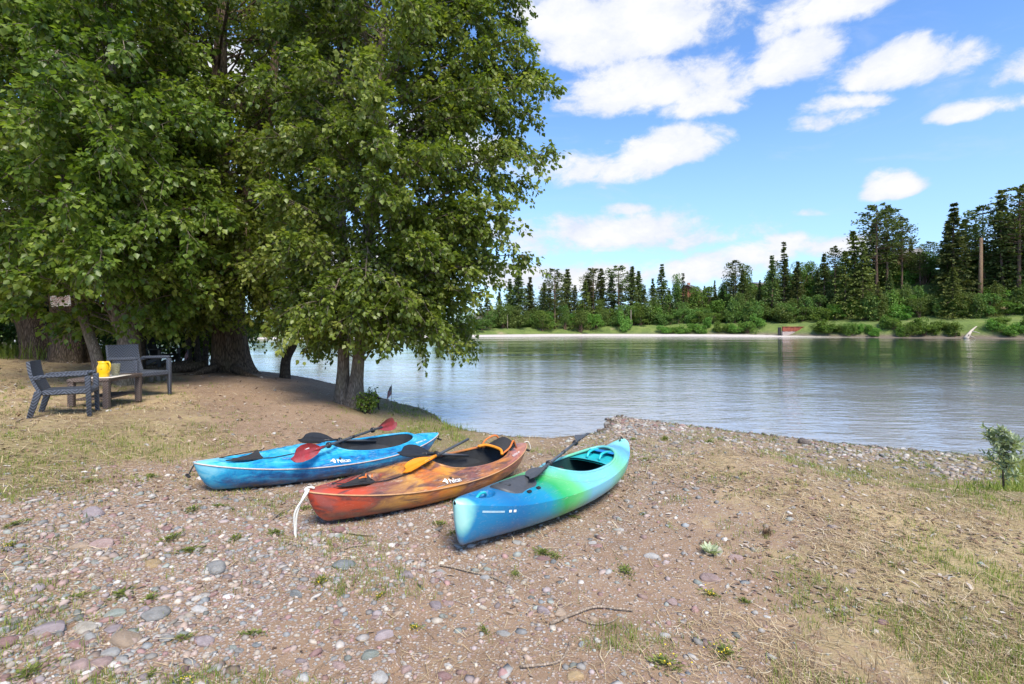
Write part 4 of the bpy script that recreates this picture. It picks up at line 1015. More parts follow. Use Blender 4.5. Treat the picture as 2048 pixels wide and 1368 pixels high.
def cock_q(x, y, C): return (np.abs(x-C[0])/C[1])**2.3+(np.abs(y)/C[2])**2.3
def build_kayak(name, label, kind, form, hullmat, pose, C, seam_mat, inner):
    K = kform(form); L = K['L']; hl = L/2
    x, y, yaw, z, pitch, roll = pose
    root = thing(name, label, 'kayak'); M = kmat(x, y, z, yaw, pitch, roll); root.matrix_world = Matrix(M.tolist())
    root.rotation_mode = 'QUATERNION'; root.rotation_quaternion = Matrix(M.tolist()).to_quaternion()
    # hull
    uu = .5-.5*np.cos(np.linspace(0, np.pi, 141)); uu = .35*uu+.65*np.linspace(0, 1, 141)
    th = np.linspace(0, np.pi/2, 17); tt = np.sin(th)**1.15
    rows = []
    for u in uu:
        yy, zz = K['hull_pt'](np.full(17, u), tt); xs = np.full(17, -hl+u*L)
        left = np.stack([xs, yy, zz], -1); right = np.stack([xs, -yy, zz], -1)[::-1][1:]
        rows.append(np.concatenate([left, right]))
    mb = MB(); mb.grid(np.array(rows), True); hull = mb.build('hull', hullmat, root, True, 70)
    # deck with cockpit and wells
    ud = np.linspace(0, 1, 261); sv = np.linspace(-1, 1, 61)
    U, S = np.meshgrid(ud, sv, indexing='ij'); W = K['w'](U); Xd = -hl+U*L; Yd = S*W
    Zd = K['deck_z'](U, S); q = cock_q(Xd, Yd, C)
    Zd = Zd+.022*np.exp(-((q-1.12)/.16)**2)-.016*np.exp(-((q-1.75)/.22)**2)*sstep(2.6, 1.9, q)
    if form == 'seam':
        wq = ((Xd+1.06)/.26)**2+(Yd/.125)**2; Zd = Zd-.05*sstep(1.15, .55, wq)
        groove = np.exp(-((np.abs(Yd)-.62*W)/.012)**2)*sstep(.10, .2, U)*sstep(.45, .38, U); Zd = Zd-.008*groove
        rib = np.exp(-((S+.80)/.05)**2)*sstep(.5, .56, U)*sstep(.82, .76, U); Zd = Zd+.010*rib
        rib2 = np.exp(-((S-.80)/.05)**2)*sstep(.5, .56, U)*sstep(.82, .76, U); Zd = Zd+.010*rib2
        for cx_ in (-.62, -.50): Zd = Zd-.008*np.exp(-((Xd-cx_)/.02)**2)*sstep(.75, .55, np.abs(S))
    else:
        wq = ((Xd+1.24)/.13)**2+(Yd/.085)**2; Zd = Zd-.045*sstep(1.1, .7, wq)
        hq = ((Xd-1.46)/.040)**2+(Yd/.030)**2; Zd = Zd-.05*sstep(1.1, .8, hq)
    floor = K['zk'](U)+.035+.10*np.clip(np.abs(Yd)/.3, 0, 1)**2
    k = sstep(1.0, .90, q); Zd = Zd*(1-k)+np.minimum(floor, Zd)*k
    mb = MB(); mb.grid(np.stack([Xd, Yd, Zd], -1)); deck = mb.build('deck', hullmat, root, True)
    deck.data.materials.append(inner); qf = (q[:-1, :-1]+q[1:, 1:])/2          # moulded-in liner colour inside the rim
    deck.data.polygons.foreach_set('material_index', (qf.ravel() < .985).astype(np.int32))
    # the well of the cockpit is darker plastic: separate liner just above the floor
    un = np.linspace(C[0]-C[1]*.97, C[0]+C[1]*.97, 41); vn = np.linspace(-1, 1, 15)
    hw = C[2]*.97*np.maximum(1-(np.abs(un-C[0])/(C[1]*.98))**2.3, 0)**(1/2.3)
    PX = np.repeat(un[:, None], 15, 1); PY = hw[:, None]*vn[None]
    uu_ = (PX+hl)/L; PZ = K['zk'](uu_)+.045+.10*np.clip(np.abs(PY)/.3, 0, 1)**2+.10*np.abs(vn[None])**8
    mb = MB(); mb.grid(np.stack([PX, PY, PZ], -1)); mb.build('cockpit_floor', inner, root)
    a = np.linspace(0, 2*np.pi, 73)[:-1]; ex = 2/2.3
    rx = C[0]+C[1]*np.sign(np.cos(a))*np.abs(np.cos(a))**ex; ry = C[2]*np.sign(np.sin(a))*np.abs(np.sin(a))**ex
    uq = (rx+hl)/L; rz = K['deck_z'](uq, np.abs(ry)/K['w'](uq))+.018
    mb = MB(); mb.tube(np.stack([rx, ry, rz], -1), .015, 8, False, True); mb.build('cockpit_rim', hullmat, root)
    wl = []
    for f_, zf in ((.985, 0), (.965, .35), (.945, .7), (.90, 1.0)):
        wx = C[0]+(rx-C[0])*f_; wy = ry*f_; uw = (wx+hl)/L; fl_ = K['zk'](uw)+.06+.10*np.clip(np.abs(wy)/.3, 0, 1)**2
        wl.append(np.stack([wx, wy, (rz-.004)*(1-zf)+np.minimum(fl_, rz-.02)*zf], -1))
    wl = np.array(wl); wl = np.concatenate([wl, wl[:, :1]], 1); mb = MB(); mb.grid(wl); mb.build('cockpit_wall', inner, root)
    if seam_mat is not None:
        for s in (-1, 1):
            us = np.linspace(.0, 1, 90); mb = MB(); mb.tube(np.stack([-hl+us*L, s*(K['w'](us)+.002), K['zs'](us)], -1), .007, 6); mb.build('seam', seam_mat, root)
    def dz(px, py):
        u = (px+hl)/L; return float(K['deck_z'](np.array(u), np.array(abs(py)/K['w'](np.array(u)))))
    return root, K, dz
def side_print(root, K, txt, x0, width, s0, s1, mat, name='lettering', bold=.02, shear=0, back=None, pick=-1):
    """lettering laid on the sloping side deck"""
    V, F = text_mesh(txt, 1, bold, shear); mn, mx = V.min(0), V.max(0)
    px = x0+(V[:, 0]-mn[0])/(mx[0]-mn[0])*width; s = s0+(V[:, 1]-mn[1])/(mx[1]-mn[1])*(s1-s0)
    L = K['L']; u = (px+L/2)/L; w = K['w'](u)
    P = np.stack([px, pick*s*w, K['deck_z'](u, s)+.010], -1); P[:, 1] += pick*.004
    me = raw_mesh(name, P, F if pick < 0 else F[:, ::-1], False); link(name, me, mat, root)
def toggle(root, p, dirv, mat):
    mb = MB(); p = np.array(p, float); e = p+np.array(dirv)
    mb.tube(spline([p, p+np.array(dirv)*.4+np.array([0, 0, .01]), e], 8), .006, 6); mb.box(e, (.03, .09, .025), None, .008); mb.build('toggle', mat, root, True, 40)

C_P = (.45, .60, .265)
# blue kayak
bk, Kb, dzb = build_kayak('kayak', 'blue and navy swirled kayak with red paddle across its cockpit', 'blue', 'seam', MAT['k_blue'], (-2.093, 5.951, .85, .075, .065, .10), C_P, MAT['k_seam_pink'], MAT['k_inner'])
# orange kayak
ok, Ko, dzo = build_kayak('kayak', 'orange, red and brown swirled kayak with white cord on its bow', 'orange', 'seam', MAT['k_orange'], (-.788, 5.30, .917, .05, .055, .10), C_P, MAT['k_seam_or'], MAT['k_inner'])
# teal kayak
C_T = (.42, .60, .255)
tk, Kt, dzt = build_kayak('kayak', 'teal, blue and green blended kayak with round black hatch', 'teal', 'keel', MAT['k_teal'], (.47, 4.978, .939, .046, .039, .03), C_T, None, M_plain('green_black_liner', (.012, .045, .045), .55, .2, 10, .05))

for root, K, dzf, accent, vis in ((bk, Kb, dzb, None, 0), (ok, Ko, dzo, MAT['orange_strap'], 1)):
    hl = K['L']/2
    # mesh cover stretched over the bow well, held up at its rear corner
    a = np.linspace(0, 1, 15); bq = np.linspace(-1, 1, 11); A, Bq = np.meshgrid(a, bq, indexing='ij')
    Xm = -1.24+.34*A; Ym = Bq*(.02+.075*A); Zm = np.vectorize(dzf)(Xm, Ym)-.022+.055*A**4*(.15+.85*(Bq > 0)*Bq)+.004*np.sin(A*9)*np.cos(Bq*4)
    mb = MB(); mb.grid(np.stack([Xm, Ym, Zm], -1)); cover = mb.build('mesh_cover', MAT['black_fabric'], root)
    mb = MB(); mb.tube(spline([(-1.30, 0, dzf(-1.30, 0)+.012), (-1.05, -.10, dzf(-1.05, -.1)+.012), (-.83, -.145, dzf(-.83, -.145)+.012), (-.55, -.15, dzf(-.55, -.15)+.010)], 20), .0045, 5); mb.build('bungee_cord', MAT['black'], root)
    mb = MB(); mb.tube(spline([(-1.30, 0, dzf(-1.30, 0)+.012), (-1.05, .10, dzf(-1.05, .1)+.012), (-.83, .145, dzf(-.83, .145)+.012)], 16), .0045, 5); mb.build('bungee_cord', MAT['black'], root)
    if accent:
        for (xa, ya, xb, yb) in ((-1.05, -.03, -.98, -.05), (-.97, -.02, -.93, .03), (-.93, -.06, -.90, -.02)):
            mb = MB(); mb.tube([(xa, ya, dzf(xa, ya)+.022), ((xa+xb)/2, (ya+yb)/2, dzf(xa, ya)+.03), (xb, yb, dzf(xb, yb)+.026)], .008, 5); mb.build('orange_mark', accent, root)
    # seat and folded back rest
    mb = MB(); mb.box((.72, 0, .12), (.40, .36, .06), None, .025); mb.build('seat', MAT['black_fabric'], root, True, 40)
    a = np.linspace(0, 1, 11); bq = np.linspace(-1, 1, 13); A, Bq = np.meshgrid(a, bq, indexing='ij')
    if vis:
        top = dzf(1.05, 0)
        Xm = .86+.22*A+.03*np.abs(Bq)**2; Ym = Bq*(.165-.03*A); Zm = top+.02+.11*np.sin(A*1.25)-.035*np.abs(Bq)**2.5*A-.03*np.abs(Bq)**2
        mb = MB(); mb.grid(np.stack([Xm, Ym, Zm], -1)); mb.grid(np.stack([Xm+.03, Ym, Zm-.03], -1), True); mb.build('seat_back', MAT['black_fabric'], root)
        for s in (-1, 1):
            mb = MB(); mb.tube(spline([(.84, s*.16, top-.01), (.93, s*.19, top+.06), (1.06, s*.14, top+.115), (1.16, s*.12, top+.01)], 14), .011, 6); mb.build('orange_strap', accent, root)
        mb = MB(); mb.tube(spline([(.80, -.19, top+.0), (.86, -.1, top+.03), (.86, .1, top+.03), (.80, .19, top)], 14), .018, 6); mb.build('seat_trim', MAT['orange_blade'], root)
    else:
        Xm = .98+.06*A; Ym = Bq*.17; Zm = .16+.16*A-.02*np.abs(Bq)**2
        mb = MB(); mb.grid(np.stack([Xm, Ym, Zm], -1)); mb.grid(np.stack([Xm+.03, Ym, Zm], -1), True); mb.build('seat_back', MAT['black_fabric'], root)
    toggle(root, (hl-.03, 0, float(K['zs'](np.array(1.)))+.015), (.05, -.02, -.10), MAT['black'])
    for s in (-1, 1):
        mb = MB(); mb.lathe([(0, .012), (.012, .011), (.014, 0)], 10, (-.15, s*.30, dzf(-.15, .30)+.004)); mb.build('rivet', MAT['black'], root)
    # maker's mark: bird head and word, model strip near the stern
    side_print(root, K, 'Pelican', -.20, .155, .94, .82, MAT['white'], bold=.012)
    u0 = (-.245+hl)/K['L']; w0 = float(K['w'](np.array(u0)))
    prof = np.array([(-.050, .002), (-.014, .012), (.0, .020), (.016, .016), (.021, .0), (.012, -.014), (.0, -.016), (-.010, -.010), (-.016, .000)])
    sB = .875-prof[:, 1]/.26; P = np.stack([-.24+prof[:, 0], -sB*float(w0)-.004, K['deck_z'](np.full(9, u0), sB)+.010], -1)
    link('bird_emblem', raw_mesh('bird_emblem', P, [np.array([(0, 8, 1), (1, 8, 7), (1, 7, 2), (2, 7, 3), (3, 7, 4), (4, 7, 5), (5, 7, 6)])[:, ::-1]], False), MAT['white'], root)
    side_print(root, K, 'MUSTANG 100X', .98, .20, .84, .74, MAT['white'], bold=.0)
toggle(bk, (-1.50, 0, float(Kb['zs'](np.array(.01)))+.012), (-.06, .0, -.13), MAT['black'])
# white cord looped on the orange bow, its tail resting on the stones
mb = MB(); zt = float(Ko['zs'](np.array(0.)))
for k, o_ in enumerate((0, .02)):
    mb.tube(spline([(-1.50, .01, zt+.01), (-1.545, -.01-o_, zt-.01), (-1.60-o_, -.02, zt-.14), (-1.60-o_*.5, -.02, zt-.27), (-1.59-o_, -.02-o_*2, zt-.36)], 20), .009, 6)
mb.tube(spline([(-1.47, -.02, zt+.02), (-1.50, .0, zt+.03), (-1.53, .02, zt+.01), (-1.51, -.01, zt-.02)], 12), .010, 6)
mb.build('bow_cord', MAT['rope_white'], ok)
mb = MB(); mb.tube(spline([(1.49, 0, .345), (1.53, -.03, .36), (1.56, -.05, .31), (1.57, -.06, .26)], 12), .006, 6); mb.build('stern_cord', MAT['rope_white'], ok)

# teal kayak fittings
hx = -.80
mb = MB(); prof = [(0, .034), (.09, .035), (.172, .031), (.184, .022), (.187, 0), (.187, -.04)]
mb.lathe(prof, 40); V = mb.V[0]; V[:, 0] *= 1.32; V += np.array([hx, 0, dzt(hx, 0)-.008]); V[:, 2] -= .055*(V[:, 1]/.16)**2; mb.build('hatch_cover', MAT['gun'], tk, True, 50)
mb = MB(); mb.lathe([(.028, .0), (.036, .004), (.040, .0), (.036, -.004), (.028, 0)], 20); V = mb.V[0]; V[:, 0] *= .8; V[:, 1] *= 1.5; V += np.array([hx-.13, 0, dzt(hx, 0)+.022]); mb.build('hatch_grip', MAT['black'], tk)
for xx_ in (-.07, .07):
    mb = MB(); mb.box((hx+.05+xx_, -.178, dzt(hx, 0)-.03), (.045, .03, .022), None, .006); mb.build('hatch_latch', MAT['black'], tk, True, 40)
mb = MB(); mb.tube(spline([(-1.33, -.02, dzt(-1.33, 0)-.03), (-1.27, -.01, dzt(-1.27, 0)-.002), (-1.20, .0, dzt(-1.20, 0)-.004), (-1.16, .02, dzt(-1.16, 0)-.03)], 12), .012, 8); mb.build('grab_bar', MAT['k_teal_in'], tk)
mb = MB(); mb.box((.02, .10, .31), (.34, .05, .06), rotm(0, .1, -.12), .02); mb.build('seat_wing', MAT['black_fabric'], tk, True, 40)
mb = MB(); mb.box((-.02, -.12, .29), (.26, .05, .05), rotm(0, .1, .15), .02); mb.build('seat_wing', MAT['black_fabric'], tk, True, 40)
mb = MB(); mb.box((.12, 0, .14), (.40, .34, .06), None, .025); mb.build('seat', MAT['black_fabric'], tk, True, 40)
# moulded tray at the far end of the cockpit with two bars
a = np.linspace(0, 1, 21); bq = np.linspace(-1, 1, 19); A, Bq = np.meshgrid(a, bq, indexing='ij')
Xm = .60+.40*A; hwm = C_T[2]*np.maximum(1-(np.abs(Xm-C_T[0])/(C_T[1]*1.0))**2.3, 0)**(1/2.3)*.96; Ym = Bq*hwm
Zm = np.vectorize(dzt)(Xm, 0)-.035-.025*np.sin(A*np.pi)*(1-Bq**2)-.02*np.abs(Bq)**3
mb = MB(); mb.grid(np.stack([Xm, Ym, Zm], -1)); mb.grid(np.stack([Xm, Ym, Zm-.02], -1), True); tray = mb.build('foredeck_tray', MAT['k_teal_in'], tk)
for s in (-.075, .075):
    z0 = dzt(.8, 0); mb = MB(); mb.tube(spline([(.70, s, z0-.05), (.74, s, z0+.0), (.84, s*1.05, z0+.012), (.95, s*1.1, z0+.0), (1.0, s*1.1, z0-.01)], 16), .014, 8); mb.build('tray_bar', MAT['k_teal_in'], tk)
mb = MB(); mb.box((.94, 0, dzt(.94, 0)-.012), (.10, .30, .012), None, .004); mb.build('tray_panel', MAT['k_blue_in'], tk, True, 40)
mb = MB(); mb.tube(spline([(1.40, 0, float(dzt(1.40, 0))+.01), (1.44, .0, float(dzt(1.44, 0))+.045), (1.48, 0, float(dzt(1.48, 0))+.012)], 12), .009, 6); mb.build('stern_handle', MAT['black'], tk)
xk = np.linspace(-1.455, -1.27, 10); mb = MB(); mb.tube(np.stack([xk, 0*xk, Kt['zk']((xk+Kt['L']/2)/Kt['L'])+.002], -1), .010, 6); mb.build('skid_strip', MAT['gun'], tk)
# pale plate and mark on the teal side near the stem
us = np.linspace(.055, .115, 8); K = Kt; yy, zz = K['hull_pt'](us, np.full(8, .12)); yy2, zz2 = K['hull_pt'](us, np.full(8, .17))
P = np.stack([np.stack([-K['L']/2+us*K['L'], -yy-.003, zz], -1), np.stack([-K['L']/2+us*K['L'], -yy2-.003, zz2], -1)])
mb = MB(); mb.grid(P); mb.build('side_plate', M_plain('silver_plate', (.35, .52, .62), .3, .1, 20, 0), tk)
for u0 in (.128, .142):
    us = np.linspace(u0, u0+.008, 3); yy, zz = K['hull_pt'](us, np.full(3, .10)); yy2, zz2 = K['hull_pt'](us, np.full(3, .17))
    mb = MB(); mb.grid(np.stack([np.stack([-K['L']/2+us*K['L'], -yy-.003, zz], -1), np.stack([-K['L']/2+us*K['L'], -yy2-.003, zz2], -1)])); mb.build('side_mark', MAT['white'], tk)

# ---------------------------------------------------------------- paddles
def blade(mb, x0, L, Wd, sgn=1, asym=.15):
    n, m_ = 22, 11; t = np.linspace(0, 1, n); v = np.linspace(-1, 1, m_)
    hw = Wd/2*np.interp(t, [0, .08, .25, .5, .75, .9, .97, 1], [.16, .28, .66, .96, 1.0, .80, .48, .12])
    T, Vv = np.meshgrid(t, v, indexing='ij'); Y_ = Vv*hw[:, None]+asym*Wd*.35*np.sin(T*np.pi*.8)*T
    X_ = x0+sgn*T*L-sgn*.04*Vv*T; Zc = .035*np.sin(T*np.pi*.9)-.028*(1-Vv**2)*np.sin(T*np.pi)
    rib = .017*np.exp(-(Vv/.13)**2)*(1-T)**.7
    top = np.stack([X_, Y_, Zc+.003+rib], -1); bot = np.stack([X_, Y_, Zc-.003-rib*.4], -1)
    mb.grid(top, sgn > 0); mb.grid(bot, sgn < 0)
def paddle(name, label, a, b, roll, blademat, ends=2, mark=None, shaft_r=.015, twist=0, backmat=None):
    """a: near blade tip, b: far end, world points"""
    a = np.array(a, float); b = np.array(b, float); Ld = float(np.linalg.norm(b-a)); d = (b-a)/Ld
    root = thing(name, label, 'paddle')
    zax = np.array([0, 0, 1.]); yax = unit(np.cross(zax, d)); zz_ = np.cross(d, yax)
    R = np.stack([d, yax, zz_], 1); M = np.eye(4); M[:3, :3] = R; M[:3, 3] = a
    Mx = Matrix(M.tolist()) @ Matrix.Rotation(roll, 4, 'X'); root.matrix_world = Mx; root.rotation_mode = 'QUATERNION'; root.rotation_quaternion = Mx.to_quaternion(); root.location = Mx.translation
    BL = .45; mb = MB(); blade(mb, BL, BL, .172, -1); bl = mb.build('blade', blademat, root)
    e = Ld-(BL if ends == 2 else 0)
    mb = MB(); mb.tube([(BL-.10, 0, .006), (BL, 0, .006), (e*.5+BL*.5, 0, .006), (e+(.10 if ends == 2 else 0), 0, .006)], shaft_r, 10); mb.build('shaft', MAT['shaft'], root)
    mb = MB(); mb.tube([(BL-.20, 0, .007), (BL-.05, 0, .008), (BL+.03, 0, .006)], [.005, .017, .018], 10); mb.build('blade_neck', blademat, root)
    for xr in ([BL+.12, e-.12] if ends == 2 else [BL+.06]):
        mb = MB(); mb.tube([(xr-.015, 0, .006), (xr-.010, 0, .006), (xr+.010, 0, .006), (xr+.015, 0, .006)], [.018, .034, .034, .018], 14); mb.build('drip_ring', MAT['black'], root)
    if ends == 2:
        mb = MB(); mb.tube([(Ld*.5-.03, 0, .006), (Ld*.5+.03, 0, .006)], .019, 10); mb.build('ferrule', MAT['black'], root)
        mb = MB(); blade(mb, e, BL, .172, 1); o = mb.build('blade', backmat or blademat, root)
        if twist:
            o.rotation_euler = (twist, 0, 0)
    if mark:
        V, F = text_mesh(mark, .035, .002); V = V-V.mean(0); P = np.stack([BL*.5+V[:, 0]*1.0, .048+V[:, 1], np.full(len(V), .016)], -1)
        link('lettering', raw_mesh('lettering', P, F, False), MAT['white'], root)
    return root
paddle('paddle', 'paddle with red blades lying across the blue kayak', (-2.22, 5.05, .485), (-1.64, 7.0, .47), 1.15, MAT['red_blade'], 2, 'VESL', twist=.3)
paddle('paddle', 'black bladed half paddle resting in the blue kayak cockpit', (-2.47, 5.83, .490), (-1.80, 6.60, .30), .7, MAT['black'], 1)
paddle('paddle', 'orange bladed half paddle slanting into the orange kayak cockpit', (-1.02, 4.76, .42), (-.50, 5.71, .52), .1, MAT['orange_blade'], 1)
paddle('paddle', 'black bladed half paddle resting in the orange kayak cockpit', (-1.16, 5.15, .51), (-.52, 5.92, .28), .7, MAT['black'], 1)
paddle('paddle', 'dark grey paddle lying across the teal kayak hatch and cockpit', (.16, 4.36, .475), (.95, 6.43, .42), -.15, MAT['gun'], 2)
# ---------------------------------------------------------------- garden furniture
def M_weave(name, col, sc=1.0):
    m, gg, b = new_mat(name); co = obj_co(gg)
    sp = gg.node('ShaderNodeSeparateXYZ'); gg.l.new(co, sp.inputs[0])
    s = gg.math('ADD', sp.outputs[0], sp.outputs[1])
    zig = gg.math('PINGPONG', s, .13)
    w = gg.math('SINE', gg.math('MULTIPLY', gg.math('ADD', zig, sp.outputs[2]), 135*sc))
    c = gg.ramp(gg.mapr(w, -1, 1), [(.05, tuple(x*.50 for x in col)), (.6, tuple(x*.9 for x in col)), (1, tuple(x*1.25 for x in col))])
    gg.put(b.inputs['Base Color'], c); b.inputs['Roughness'].default_value = .5
    gg.put(b.inputs['Normal'], gg.bump(w, .6, .004))
    return m
MAT['weave'] = M_weave('slate_woven_plastic', (.075, .085, .11))
MAT['weave_brown'] = M_weave('brown_woven_plastic', (.13, .095, .08), 1.3)
def wicker_chair(label, loc, rz, s=1.0):
    t = thing('wicker_chair', label, 'chair', loc, rz, 'woven plastic armchairs'); t.scale = (s, s, s); t['group'] = 'woven plastic armchairs'
    W = MAT['weave']                                  # local +x is the front
    mb = MB(); mb.box((.02, 0, .385), (.60, .50, .085), None, .018); mb.build('seat', W, t, True, 40)
    a = np.linspace(0, 1, 13); v = np.linspace(-1, 1, 11); A, V = np.meshgrid(a, v, indexing='ij')
    X_ = -.27-.15*A+.02*V**2-.03*np.sin(A*np.pi); Y_ = V*(.265-.005*A); Z_ = .36+.51*A
    mb = MB(); mb.grid(np.stack([X_, Y_, Z_], -1)); mb.grid(np.stack([X_-.045, Y_, Z_-.005], -1), True)
    for e in (0, -1):
        mb.grid(np.stack([np.stack([X_[:, e], Y_[:, e], Z_[:, e]], -1), np.stack([X_[:, e]-.045, Y_[:, e], Z_[:, e]-.005], -1)]), e == 0)
    mb.grid(np.stack([np.stack([X_[-1], Y_[-1], Z_[-1]], -1), np.stack([X_[-1]-.045, Y_[-1], Z_[-1]-.005], -1)]), True)
    mb.build('backrest', W, t, True, 40)
    for s_ in (-1, 1):
        y = s_*.285
        mb = MB(); mb.box((-.02, y, .645), (.60, .065, .05), rotm(0, -.03, 0), .014); mb.box((-.31, y, .62), (.09, .05, .06), None, .012); mb.build('armrest', W, t, True, 40)
        mb = MB(); mb.box((.285, y, .31), (.075, .062, .64), rotm(0, -.035, 0), .014, .72); mb.build('leg', W, t, True, 40)
        mb = MB(); mb.box((-.355, y*.96, .205), (.09, .055, .44), rotm(0, .26, 0), .014, .7); mb.build('leg', W, t, True, 40)
    return t
def cz(x, y): return gz(x, y)
c1 = wicker_chair('slate woven armchair on the grass seen from its side', (-6.0, 6.78, cz(-6.0, 6.78)-.01), math.radians(30), .86)
c2 = wicker_chair('slate woven armchair facing out behind the low table', (-6.72, 9.05, cz(-6.72, 9.05)-.01), math.radians(-16), 1.06)
tb = thing('coffee_table', 'brown woven low table with lower shelf between the armchairs', 'table', (-6.30, 7.78, cz(-6.30, 7.78)), math.radians(101))
Wb = MAT['weave_brown']
mb = MB(); mb.box((0, 0, .425), (.96, .54, .055), None, .012); mb.build('table_top', Wb, tb, True, 40)
for sx in (-1, 1):
    for sy in (-1, 1):
        mb = MB(); mb.box((sx*.435, sy*.225, .2), (.075, .075, .44), None, .01); mb.build('leg', Wb, tb, True, 40)
mb = MB(); mb.box((0, 0, .14), (.82, .40, .03), None, .008); mb.build('shelf', Wb, tb, True, 40)
tz = tb.location.z+.4525
def on_table(px, d): return ((px-1024)/1000*d, d)
# tray cloth, pitcher, tumbler
x_, y_ = on_table(222, 7.62)
mb = MB(); mb.box((0, 0, .004), (.52, .34, .008), None, .003); pm = mb.build('place_mat', M_plain('cream_cloth', (.62, .57, .5), .8, .08, 40, .3), None, True, 40, label='cream cloth mat spread on the brown table', category='mat'); pm.location = (x_-.02, y_, tz+.001); pm.rotation_euler = (0, 0, math.radians(101))
x_, y_ = on_table(207, 7.50)
pt = thing('pitcher', 'yellow plastic pitcher with printed dots on the table', 'pitcher', (x_, y_, tz+.0095), math.radians(-12))
m, gg, b = new_mat('yellow_plastic'); co = obj_co(gg); v = gg.voro(co, 34); spz = gg.node('ShaderNodeSeparateXYZ'); gg.l.new(co, spz.inputs[0])
dots = gg.math('MULTIPLY', gg.mapr(v, .28, .34, 1, 0), gg.math('MULTIPLY', gg.mapr(spz.outputs[2], .03, .05), gg.mapr(spz.outputs[2], .15, .17, 1, 0)))
gg.put(b.inputs['Base Color'], gg.mix(gg.math('MULTIPLY', dots, gg.mapr(gg.noise(co, 18, 2), .45, .55)), gg.ramp(gg.noise(co, 5, 3), [(.3, (.72, .42, .005)), (.7, (.80, .50, .01))]), (.25, .14, .02))); b.inputs['Roughness'].default_value = .3
mb = MB(); mb.lathe([(0, .002), (.068, .0), (.074, .012), (.078, .10), (.080, .15), (.066, .185), (.062, .205), (.070, .232), (.066, .232), (.058, .205), (.06, .18), (.07, .1), (.066, .02), (0, .015)], 28)
V = mb.V[0]; sp_ = (V[:, 2] > .21) & (V[:, 0] < -.03); V[sp_, 0] -= .03; V[sp_, 1] *= .6
mb.build('body', m, pt); mb = MB(); mb.tube(spline([(.060, 0, .215), (.10, 0, .22), (.125, 0, .18), (.115, 0, .10), (.078, 0, .06)], 18), .011, 8); mb.build('handle', m, pt)
x_, y_ = on_table(231, 7.72)
m, gg, b = new_mat('clear_tumbler'); co = obj_co(gg); gg.put(b.inputs['Base Color'], gg.ramp(gg.noise(co, 30, 3), [(.3, (.62, .60, .42)), (.7, (.74, .73, .60))])); b.inputs['Roughness'].default_value = .12; b.inputs['Transmission Weight'].default_value = .85; b.inputs['IOR'].default_value = 1.45
mb = MB(); mb.lathe([(0, .0), (.045, 0), (.050, .03), (.066, .185), (.063, .185), (.047, .03), (.042, .012), (0, .012)], 24); mb.build('tumbler', m, None, True, 50, label='clear plastic tumbler beside the yellow pitcher', category='cup').location = (x_, y_, tz+.0095)
# black garden chair behind the wicker chair
ax_, ay_ = -9.85, 13.9
t = thing('garden_chair', 'black slatted garden chair with rounded back under the trees', 'chair', (ax_, ay_, gz(ax_, ay_)), math.radians(-12)); t.scale = (1.08, 1.08, 1.08)
BKm = MAT['black']
for k in range(5):
    y = (k-2)*.105; h = .80-.05*abs(k-2)**1.6; mb = MB(); mb.box((-.28, y*.95, .25+h*.46), (.022, .092, h), rotm(0, -.38, 0), .008); mb.build('back_slat', BKm, t, True, 40)
for k in range(5):
    x = -.12+k*.105; mb = MB(); mb.box((x, 0, .30+.028*k), (.092, .50, .022), rotm(0, -.22, 0), .006); mb.build('seat_slat', BKm, t, True, 40)
for s in (-1, 1):
    mb = MB(); mb.box((.04, s*.31, .545), (.78, .12, .025), None, .008); mb.build('armrest', BKm, t, True, 40)
    mb = MB(); mb.box((.36, s*.28, .27), (.09, .03, .55), None, .006); mb.build('leg', BKm, t, True, 40)
    mb = MB(); mb.box((-.02, s*.25, .21), (.85, .03, .10), rotm(0, -.33, 0), .006); mb.build('side_rail', BKm, t, True, 40)
    mb = MB(); mb.box((-.30, s*.27, .27), (.07, .03, .54), rotm(0, .05, 0), .006); mb.build('leg', BKm, t, True, 40)
# split logs seen under the arm of the far chair
for k, (px, py, d, h, lean) in enumerate([(303, 742, 11.2, .26, .05), (318, 742, 11.3, .22, -.3), (326, 742, 11.4, .14, .6)]):
    x = (px-1024)/1000*d; mb = MB(); mb.tube([(0, 0, -.03), (lean*.1, 0, h*.5), (lean*.22, .02, h)], [.05, .048, .044], 9)
    o = mb.build('firewood_log', MAT['wood_grey'], None, True, 40, label=['short pale log standing upright beyond the armchair', 'pale split log leaning beside the upright log', 'small pale log end lying by the leaning log'][k], category='log'); o.location = (x, d, gz(x, d))
# notice on the old trunk
sg = thing('notice_board', 'weathered white notice with red lettering nailed to the thick trunk', 'sign', (*at(121, 602, 13.68)[:2], at(121, 602, 13.68)[2]), math.radians(0), rot=(0, math.radians(-3), math.radians(2)))
mb = MB(); mb.box((0, 0, 0), (.54, .012, .30), None, .004); mb.build('panel', M_plain('faded_white_panel', (.74, .69, .65), .7, .08, 9, .05, dirt=((.5, .43, .38), .5)), sg, True, 40)
redm = M_plain('faded_red_ink', (.34, .12, .10), .8, .2, 20, 0)
for txt, zc_, hh, ww in [('NO TRESPASSING', .085, .075, .46), ('HUNTING OR FISHING', .02, .045, .44), ('VIOLATORS WILL BE', -.035, .035, .42), ('PROSECUTED', -.085, .030, .30)]:
    V, F = text_mesh(txt, 1, .02); mn, mx = V.min(0), V.max(0)
    P = np.stack([((V[:, 0]-mn[0])/(mx[0]-mn[0])-.5)*ww, np.full(len(V), -.0085), zc_-hh/2+(V[:, 1]-mn[1])/(mx[1]-mn[1])*hh], -1); link('lettering', raw_mesh('lettering', P, F, False), redm, sg)
for sx in (-.24, .24):
    mb = MB(); mb.lathe([(0, .004), (.006, .003), (.007, 0)], 8); V = mb.V[0]; V[:] = V[:, [0, 2, 1]]*np.array([1, -1, 1]); V += np.array([sx, -.006, .12]); mb.build('nail', MAT['black'], sg)

